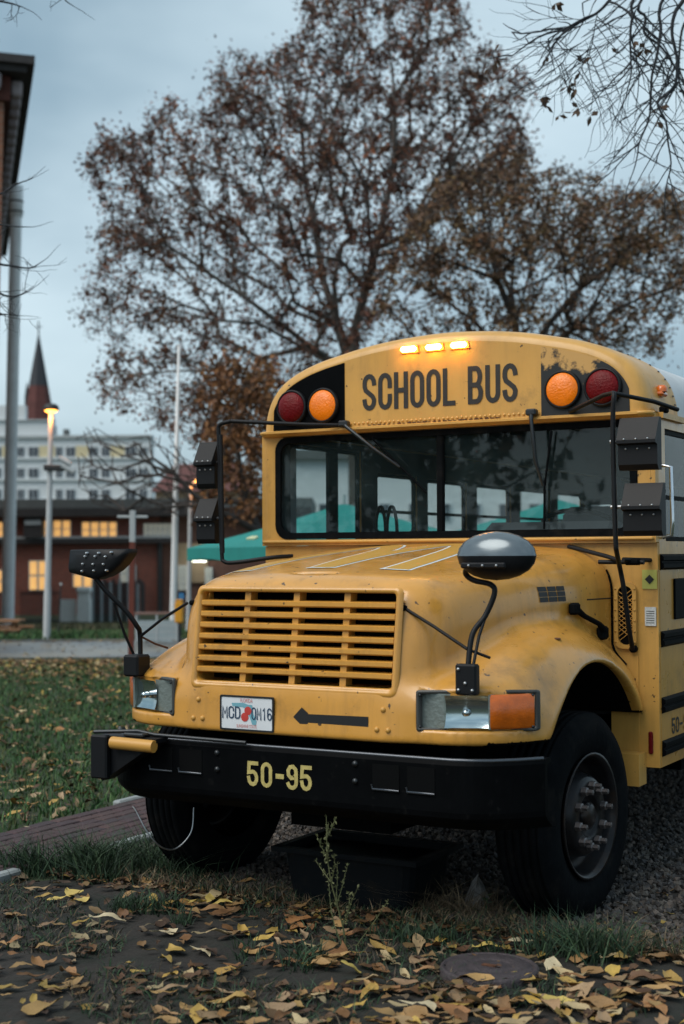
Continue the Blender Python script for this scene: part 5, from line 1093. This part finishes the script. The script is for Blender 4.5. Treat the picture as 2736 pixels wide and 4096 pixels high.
tr = MB(); tr.ring([(-.385, .475), (.425, .475), (.425, 1.005), (-.385, 1.005)], [(-.345, .52), (.385, .52), (.385, .96), (-.345, .96)], 'Z', .262, .285); tr.build('rim', 'tub_plastic', tub)
c = on(1385, 3735, 'Y', -.04); wd_ = empty('weed_plant', (c[0], -.04, 0), 'tall thin wild weed growing in front of the bumper', 'plant'); sm = MB(); lf = MB(); g3 = np.random.default_rng(8)
def sprig(p, d, L, r, lev):
    P = [np.array(p)]; d = np.array(d, float)
    for k in range(6): d = d+g3.normal(0, .07, 3)+np.array([0, 0, .05*lev]); d /= np.linalg.norm(d); P.append(P[-1]+d*L/6)
    sm.tube(P, list(np.linspace(r, r*.4, 7)), 5, cap=False)
    for i in range(1, 7):
        for q in range(5 if lev else 3):
            t = P[i-1]+(P[i]-P[i-1])*g3.random(); dd = d*.5+g3.normal(0, .6, 3); dd /= np.linalg.norm(dd); s_ = g3.uniform(.010, .024); sd_ = np.cross(dd, g3.normal(0, 1, 3)); sd_ /= np.linalg.norm(sd_)
            lf.add([t, t+dd*s_*.5+sd_*s_*.22, t+dd*s_, t+dd*s_*.5-sd_*s_*.22], [(0, 1, 2, 3)])
    if lev == 0:
        for i in range(1, 6):
            for q in range(2): dd = d*.8+g3.normal(0, .5, 3); sprig(P[i], dd/np.linalg.norm(dd), L*(.42-.05*i), r*.6, 1)
sprig((0, 0, 0), (.02, 0, 1), .60, .0045, 0); sprig((.03, .03, 0), (.55, .1, .8), .26, .003, 1); sprig((-.02, 0, 0), (-.4, 0, .9), .30, .003, 1)
sm.build('stems', 'weed_green', wd_); lf.build('leaves', 'weed_green', wd_)
for (px, py, lab) in ((2085, 3590, 'small green seedling beside the right front tyre'), (2330, 3610, 'tiny seedling at the foot of the right front tyre')):
    c = on(px, py, 'Z', 0); m = MB(); m.tube([(0, 0, 0), (.01, 0, .09)], .003, 5)
    for k in range(7):
        a = k*2.2; z = .03+.012*k; d = np.array([math.cos(a), math.sin(a), .3]); s_ = .035; sd_ = np.array([-math.sin(a), math.cos(a), 0]); p = np.array([.005, 0, z]); m.add([p, p+d*s_*.5+sd_*s_*.35, p+d*s_, p+d*s_*.5-sd_*s_*.35], [(0, 1, 2, 3)])
    tag(m.build('seedling', 'seedling', None, (c[0], min(c[1], .75), 0)), lab, 'plant')

# ================================================================== trees
def in_poly(px, py, poly):
    ins = np.zeros(len(px), bool); n = len(poly)
    for i in range(n):
        x0, y0 = poly[i]; x1, y1 = poly[(i+1) % n]; c = (y0 > py) != (y1 > py); ins ^= c & (px < (x1-x0)*(py-y0)/(y1-y0+1e-9)+x0)
    return ins
def sample_poly(poly, n, g, dens=None):
    P = np.array(poly); lo, hi = P.min(0), P.max(0); out = np.zeros((0, 2))
    while len(out) < n:
        q = g.uniform(lo, hi, (n*3, 2)); k = in_poly(q[:, 0], q[:, 1], poly)
        if dens is not None: k &= g.random(len(q)) < dens(q[:, 0], q[:, 1])
        out = np.concatenate([out, q[k]])
    return out[:n]
def grow(stems, tips, g, wl=.30, step=.9):
    nodes = []; par = []
    for st in stems:
        base = st.get('from', -1); prev = base
        for p in st['pts']: nodes.append(np.array(p, float)); par.append(prev); prev = len(nodes)-1
    A = np.zeros((len(nodes)+len(tips)*14, 3)); pl = np.zeros(len(A)); n = len(nodes); A[:n] = nodes
    for i in range(n):
        if par[i] >= 0: pl[i] = pl[par[i]]+np.linalg.norm(A[i]-A[par[i]])
    root = A[0]; order = np.argsort(np.linalg.norm(tips-A[:n].mean(0), axis=1)+g.normal(0, .8, len(tips))); tipn = []; isst = n
    for t in tips[order]:
        d = np.linalg.norm(A[:n]-t, axis=1); cost = d+wl*pl[:n]; cost[:2] += 3; up = (A[:n, 2]-t[2]); cost += np.clip(up, 0, None)*.35; j = int(np.argmin(cost)); L = d[j]; k = min(12, max(1, int(L/step))); prev = j; p0 = A[j].copy()
        dirp = A[j]-A[par[j]] if par[j] >= 0 else np.array([0, 0, 1.0]); dirp = dirp/(np.linalg.norm(dirp)+1e-9)
        for q in range(1, k+1):
            f = q/k; p = p0+(t-p0)*f+dirp*L*.22*math.sin(math.pi*f)*(1-f)+g.normal(0, .07*min(L, 2)/2*(q < k), 3)+np.array([0, 0, .06*L*math.sin(math.pi*f)]); A[n] = p; par.append(prev); pl[n] = pl[prev]+np.linalg.norm(p-A[prev]); prev = n; n += 1
        tipn.append(prev)
    return A[:n], np.array(par), np.array(tipn)
def tree_mesh(A, par, r_tip, power, rmax):
    n = len(A); cnt = np.zeros(n); has = np.zeros(n, bool); has[par[par >= 0]] = True; cnt[~has] = 1
    for i in range(n-1, -1, -1):
        if par[i] >= 0: cnt[par[i]] += cnt[i]
    R = np.minimum(r_tip*np.maximum(cnt, 1)**power, rmax); i = np.where(par >= 0)[0]; a, b = A[par[i]], A[i]; ra = np.minimum(R[par[i]], R[i]*1.5+.004); rb = R[i]
    t = b-a; L = np.linalg.norm(t, axis=1)[:, None]+1e-9; t = t/L; ref = np.where(np.abs(t[:, 2:3]) > .9, np.array([[1.0, 0, 0]]), np.array([[0, 0, 1.0]])); u = np.cross(t, ref); u /= np.linalg.norm(u, axis=1)[:, None]; v = np.cross(t, u); k = 5
    V = []
    for (c, r, e) in ((a, ra, -.25), (b, rb, .25)):
        for q in range(k): w = 2*math.pi*q/k; V.append(c+t*(e*r)[:, None]+(u*math.cos(w)+v*math.sin(w))*r[:, None])
    V = np.stack(V, 1).reshape(-1, 3); o = (np.arange(len(i))*2*k)[:, None]; F = np.concatenate([o+np.array([[q, (q+1) % k, k+(q+1) % k, k+q]]) for q in range(k)])
    return V, F, R
leaf_q = np.array([(-.5, 0, 0), (-.12, -.32, .06), (.5, 0, -.04), (-.08, .34, .05)]); leaf_qf = [(0, 1, 2, 3)]
def make_tree(name, label, stems, tips, g, leaves_per, spread, lsize, palette, r_tip=.014, power=.42, rmax=.35, step=.9, bark='bark', wl=.30, droop=.12, leafless=None):
    A, par, tipn = grow(stems, tips, g, wl, step); V, F, R = tree_mesh(A, par, r_tip, power, rmax); base = A[0]
    o = empty(name, (base[0], base[1], base[2]), label, 'tree'); V = V-base; link('trunk', fast_mesh('trunk', V, F, bark, None, True), o)
    if leaves_per:
        src = tipn if leafless is None else tipn[~leafless(A[tipn])]; idx = np.repeat(src, leaves_per); n = len(idx); f = g.random(n)[:, None]; pa = par[idx]; pos = A[idx]+(A[pa]-A[idx])*f*1.1*(g.random(n) < .55)[:, None]
        rad = np.abs(g.normal(0, spread, n))[:, None]; dd = g.normal(0, 1, (n, 3)); dd /= np.linalg.norm(dd, axis=1)[:, None]; pos = pos+dd*rad+np.array([0, 0, -droop])
        clump = g.uniform(.65, 1.4, len(A))[idx]; hue = palette[g.integers(0, len(palette), len(A))[idx]]; hue2 = palette[g.integers(0, len(palette), n)]; C = (hue*.6+hue2*.4)*(clump*g.uniform(.6, 1.4, n))[:, None]
        tv = leaf_q; sc_ = lsize*g.uniform(.6, 1.35, n); Rr = rand_rot(n, None, g); VV = np.einsum('nij,kj->nki', Rr, tv)*sc_[:, None, None]+pos[:, None]-base; FF = (np.arange(n)*4)[:, None]+np.array([[0, 1, 2, 3]])
        cr_ = link('crown', fast_mesh('crown', VV.reshape(-1, 3), FF, 'crown_leaf', np.repeat(C, 4, 0)), o); cr_['kind'] = 'stuff'
    return o
K = 2736/1568.0                                    # the outlines below were read off a 1568-wide copy
def P3(x, y, D): return far(x*K, y*K, D)
def base_at(x, D): u, _ = uz(x*K, 2200, D); return np.array(wpos(u, D, gw(u, D)-.1))
def crown_tips(poly, n, D, thick, g, dens=None):
    q = sample_poly(poly, n, g, dens); c = np.mean(poly, 0); ext = np.ptp(np.array(poly), axis=0)/2; rr = np.clip(1-((q-c)/ext)**2@np.array([.6, .4]), .05, 1); dz = g.uniform(-1, 1, n)*thick*np.sqrt(rr); return np.array([P3(x, y, D+d) for (x, y), d in zip(q, dz)])
# the big plane tree
g = np.random.default_rng(101); D = 40
poly = [(700, -60), (800, -95), (950, -85), (1050, -30), (1070, 60), (1150, 110), (1190, 150), (1235, 195), (1215, 250), (1228, 330), (1215, 420), (1130, 450), (1010, 480), (960, 560), (900, 640), (860, 760), (800, 800), (740, 850), (690, 900), (640, 960), (610, 1050), (520, 1080), (470, 1040), (430, 980), (350, 985), (300, 950), (225, 920), (215, 850), (240, 800), (190, 740), (160, 690), (200, 640), (215, 560), (200, 530), (240, 470), (190, 370), (215, 330), (235, 262), (270, 300), (330, 270), (330, 215), (400, 210), (470, 215), (485, 130), (545, 100), (600, 130), (690, 60)]
def dens(x, y): return np.where(y < 560, 1.0, .62)
tips = crown_tips(poly, 1900, D, 5.0, g, dens)
bs = base_at(815, D)
stems = [dict(pts=[bs, P3(815, 1000, D), P3(810, 860, D), P3(812, 760, D), P3(838, 660, D-.5), P3(862, 570, D-.6), P3(885, 470, D-.4), P3(905, 360, D-.2), P3(905, 220, D), P3(890, 90, D)]),
         dict(**{'from': 2}, pts=[P3(772, 740, D+.6), P3(740, 640, D+1.0), P3(725, 540, D+1.2), P3(700, 420, D+1.2), P3(690, 280, D+1.0), P3(720, 140, D+.8)]),
         dict(**{'from': 2}, pts=[P3(720, 800, D-1.4), P3(640, 740, D-2.2), P3(560, 680, D-2.6), P3(470, 620, D-2.8), P3(380, 560, D-2.8)]),
         dict(**{'from': 4}, pts=[P3(900, 600, D+1.4), P3(960, 480, D+2), P3(1020, 370, D+2.2), P3(1080, 260, D+2)]),
         dict(**{'from': 1}, pts=[P3(700, 900, D-2), P3(600, 860, D-3), P3(500, 850, D-3.5), P3(400, 850, D-3.6), P3(320, 860, D-3.4)])]
PALD = np.array([(.125, .048, .028), (.082, .040, .032), (.185, .062, .026), (.066, .040, .036), (.130, .062, .026)])
make_tree('plane_tree', 'huge spreading plane tree with sparse rust-brown leaves behind the bus', stems, tips, g, 36, .25, .108, PALD*1.0, r_tip=.011, power=.44, rmax=.42, bark='bark_pale', wl=.26)
# the lighter tree on the right
g = np.random.default_rng(102); D = 33
poly = [(860, 640), (900, 560), (950, 500), (990, 410), (1080, 360), (1150, 330), (1200, 345), (1240, 380), (1300, 375), (1370, 385), (1400, 420), (1480, 425), (1500, 395), (1560, 440), (1640, 480), (1660, 640), (1620, 760), (1560, 640), (1555, 700), (1530, 760), (1510, 820), (1480, 800), (1420, 810), (1300, 820), (1100, 820), (950, 820), (860, 790)]
tips = crown_tips(poly, 1250, D, 3.6, g, lambda x, y: np.where(y < 600, 1.0, .5)); bs = base_at(1180, D)
stems = [dict(pts=[bs, P3(1180, 1050, D), P3(1190, 850, D), P3(1180, 740, D), P3(1140, 640, D-.3), P3(1110, 540, D-.3)]), dict(**{'from': 2}, pts=[P3(1260, 740, D+.6), P3(1330, 660, D+.9), P3(1420, 600, D+1), P3(1510, 560, D+.8)]), dict(**{'from': 2}, pts=[P3(1090, 740, D+.6), P3(1010, 680, D+1), P3(940, 640, D+1)])]
PALO = np.array([(.115, .065, .028), (.095, .048, .026), (.125, .080, .030), (.075, .042, .026), (.12, .055, .024)])
make_tree('autumn_tree', 'broad olive-brown autumn tree above the roof of the bus on the right', stems, tips, g, 23, .22, .097, PALO*1.1, r_tip=.009, power=.43, rmax=.25, wl=.28)
# small dark tree left of the windshield with long bare boughs reaching left
g = np.random.default_rng(103); D = 30
poly1 = [(430, 830), (520, 800), (620, 810), (645, 900), (625, 1000), (620, 1130), (560, 1180), (500, 1120), (470, 1000), (440, 930)]
poly2 = [(165, 1010), (200, 975), (300, 990), (400, 1000), (470, 1060), (500, 1150), (440, 1190), (330, 1190), (230, 1170), (175, 1120)]
t1 = crown_tips(poly1, 170, D, 1.6, g); t2 = crown_tips(poly2, 230, D, 1.3, g); tips = np.concatenate([t1, t2]); ncut = far(470*K, 1000*K, D)@RH
bs = base_at(640, D)
stems = [dict(pts=[bs, P3(625, 1290, D), P3(590, 1215, D), P3(565, 1150, D), P3(552, 1085, D), P3(540, 1000, D), P3(545, 900, D)]), dict(**{'from': 2}, pts=[P3(540, 1190, D-.4), P3(490, 1165, D-.6), P3(440, 1130, D-.7), P3(400, 1085, D-.8), P3(350, 1050, D-.8)]), dict(**{'from': 3}, pts=[P3(520, 1090, D+.3), P3(470, 1030, D+.5), P3(420, 1005, D+.5)]), dict(**{'from': 1}, pts=[P3(660, 1210, D+.4), P3(700, 1150, D+.6)])]
make_tree('bare_tree', 'small dark tree left of the windshield with long bare boughs and few rusty leaves', stems, tips, g, 26, .22, .12, np.array([(.19, .075, .024), (.13, .055, .022), (.22, .10, .03)]), r_tip=.010, power=.44, rmax=.17, step=.5, wl=.35, leafless=lambda p: p@RH < ncut)

# a leafy tree behind the viewer: the windshield mirrors it
g = np.random.default_rng(104); bx, by = -10.5, -17.0
tips = np.array([bx, by, 5.2])+g.normal(0, 1, (170, 3))*np.array([2.0, 1.5, 1.7]); tips[:, 2] = np.clip(tips[:, 2], 1.6, 10)
make_tree('garden_tree', 'dark tree behind the viewer, mirrored in the windshield', [dict(pts=[np.array([bx, by, 0.0]), np.array([bx, by, 1.5]), np.array([bx+.2, by, 3.2]), np.array([bx, by, 5.0]), np.array([bx+.3, by, 6.5])])], tips, g, 40, .45, .28, PALD*.6, r_tip=.02, power=.42, rmax=.25)

# overhanging chestnut boughs close to the camera, upper right and upper left
def twig_tree(name, label, trunk, limbs, D, sd, droopy, leaves, nside, lside):
    g = np.random.default_rng(sd); mb = MB(); lv = MB(); o = empty(name, tuple(trunk[0]), label, 'tree'); b0 = np.array(trunk[0])
    mb.tube([p-b0 for p in catmull(trunk, 5)], list(np.linspace(.16, .07, len(trunk)*5-4)), 10)
    def leaf(p):
        for q in range(g.integers(2, 5)):
            d = g.normal(0, 1, 3)+np.array([0, 0, -.6]); d /= np.linalg.norm(d); s_ = g.uniform(.06, .11); sd_ = np.cross(d, g.normal(0, 1, 3)); sd_ /= np.linalg.norm(sd_); lv.add([p-b0, p+d*s_*.55+sd_*s_*.22-b0, p+d*s_-b0, p+d*s_*.55-sd_*s_*.22-b0], [(0, 1, 2, 3)])
    def side(p, d, L, r, lev):
        P = [np.array(p)]; d = np.array(d, float); d /= np.linalg.norm(d); n = 6
        for k in range(n): d = d+np.array([0, 0, (-.10+.22*k/n)*droopy])+g.normal(0, .10, 3); d /= np.linalg.norm(d); P.append(P[-1]+d*L/n)
        mb.tube([q-b0 for q in P], list(np.linspace(r, r*.45, n+1)), 5, cap=False)
        if lev < 1:
            for k in range(1, n+1):
                if g.random() < .6: dd = d*.7+g.normal(0, .55, 3); side(P[k], dd, L*g.uniform(.3, .55), r*.6, lev+1)
        if g.random() < leaves: leaf(P[-1])
    for (pts, r0, r1) in limbs:
        Q = catmull(pts, 5); n = len(Q); mb.tube([q-b0 for q in Q], list(np.linspace(r0, r1, n)), 6, cap=False)
        for k in range(3, n):
            if g.random() < nside:
                t = Q[k]-Q[k-1]; t /= np.linalg.norm(t); dd = t*.5+RH*g.choice([-1, 1], p=[.62, .38])*g.uniform(.4, 1)+FH*g.normal(0, .4)+np.array([0, 0, g.uniform(-.5, .25)]); side(Q[k], dd, lside*g.uniform(.5, 1.2), max(.0035, r1*1.1), 0)
        side(Q[-1], Q[-1]-Q[-2], lside*.7, r1, 1)
    mb.build('trunk', 'twig_blue', o, recalc=False)
    if lv.v: cr_ = lv.build('leaves', 'brown_twig_leaf', o, recalc=False)
    return o
mat('brown_twig_leaf', (.07, .04, .022), .8, var=.3, vscale=30)
D = 11.0
def T(x, y, d=0.0): return far(2100+x*.4056, y*.4056, D+d)      # crop coordinates of the upper right corner
u, _ = uz(3500, 2200, D+1); tb_ = np.array(wpos(u, D+1, 0)); top = far(3350, -900, D+.6)
trunk = [tb_, tb_+np.array([0, 0, 2.0]), (tb_+top)/2+np.array([0, 0, .9]), top]
limbs = [([top, far(2900, -500, D), T(1000, -250), T(850, -20), T(720, 120), T(560, 210), T(400, 300)], .05, .012),
         ([top, far(2950, -450, D-.4), T(1150, -120, -.4), T(1060, 170, -.4), T(1040, 330, -.4), T(1040, 500, -.4), T(1050, 700, -.4)], .045, .008),
         ([top, far(2950, -500, D+.5), T(1180, -60, .4), T(1190, 170, .4), T(1180, 330, .4), T(1330, 450, .4), T(1440, 600, .4), T(1500, 700, .4)], .045, .010),
         ([top, far(3000, -450, D), T(1400, -80), T(1340, 300), T(1300, 550), T(1250, 760), T(1240, 1000), T(1220, 1180), T(1130, 1400), T(1110, 1520)], .045, .007),
         ([top, far(3050, -450, D-.6), T(1600, -50, -.5), T(1480, 130, -.5), T(1450, 330, -.5), T(1500, 600, -.5), T(1470, 860, -.5), T(1310, 1010, -.5), T(1390, 1200, -.5), T(1410, 1400, -.5), T(1440, 1620, -.5), T(1400, 1800, -.5)], .055, .006),
         ([top, far(3100, -300, D+.5), T(1700, 100, .5), T(1560, 260, .5), T(1520, 560, .5), T(1520, 800, .5), T(1570, 950, .5)], .04, .010),
         ([T(720, 120), T(700, 190), T(680, 330), T(650, 480), T(600, 600), T(520, 690)], .012, .005), ([T(680, 330), T(560, 420), T(450, 500), T(370, 620), T(280, 690)], .008, .004),
         ([T(1200, 620, .4), T(1130, 760, .4), T(1010, 900, .4), T(860, 1030, .4), T(760, 1120, .4)], .009, .004), ([T(1300, 550), T(1350, 330), T(1180, 560), T(1000, 680), T(860, 740)], .006, .003),
         ([T(720, 120), T(560, 190), T(420, 170), T(280, 90)], .009, .004), ([T(690, 190), T(540, 260), T(380, 360), T(240, 400), T(180, 412)], .008, .004), ([T(1060, 230), T(960, 330), T(800, 440), T(640, 490), T(420, 490)], .008, .004)]
twig_tree('chestnut_tree', 'bare drooping chestnut boughs with a few withered leaves at the upper right', trunk, [(p_, a_*.34, b_*.75) for p_, a_, b_ in limbs], D, 201, 1.5, .05, .36, .6)
D2 = 12.0
def T2(x, y, d=0.0): return far(x*.5537, y*.5537, D2+d)          # crop coordinates of the left edge
u, _ = uz(-900, 2200, D2+.5); tb_ = np.array(wpos(u, D2+.5, 0)); top = far(-700, 300, D2)
trunk = [tb_, tb_+np.array([0, 0, 1.5]), (tb_+top)/2+np.array([0, 0, .4]), top]
limbs = [([top, far(-250, -60, D2), T2(-150, -20), T2(60, 20), T2(160, 50)], .02, .004), ([top, far(-200, 650, D2), T2(-60, 1400), T2(120, 1330), T2(200, 1300)], .018, .003), ([top, far(-220, 800, D2-.3), T2(-80, 1600), T2(100, 1635), T2(230, 1640)], .015, .003),
         ([top, far(-240, 900, D2), T2(-60, 1880), T2(90, 1920), T2(220, 1935), T2(320, 1880)], .018, .003), ([top, far(-240, 1000, D2+.2), T2(-60, 2080), T2(60, 2140), T2(150, 2130), T2(230, 2090)], .015, .003), ([top, far(-260, 1050, D2), T2(-80, 2240), T2(40, 2270), T2(120, 2280)], .012, .003), ([top, far(-240, -140, D2), T2(120, -120), T2(420, -40), T2(480, 10), T2(540, 50)], .014, .003)]
twig_tree('roadside_tree', 'thin bare twigs reaching in from the left edge over the grey stack', trunk, limbs, D2, 202, -.6, .0, .26, .28)
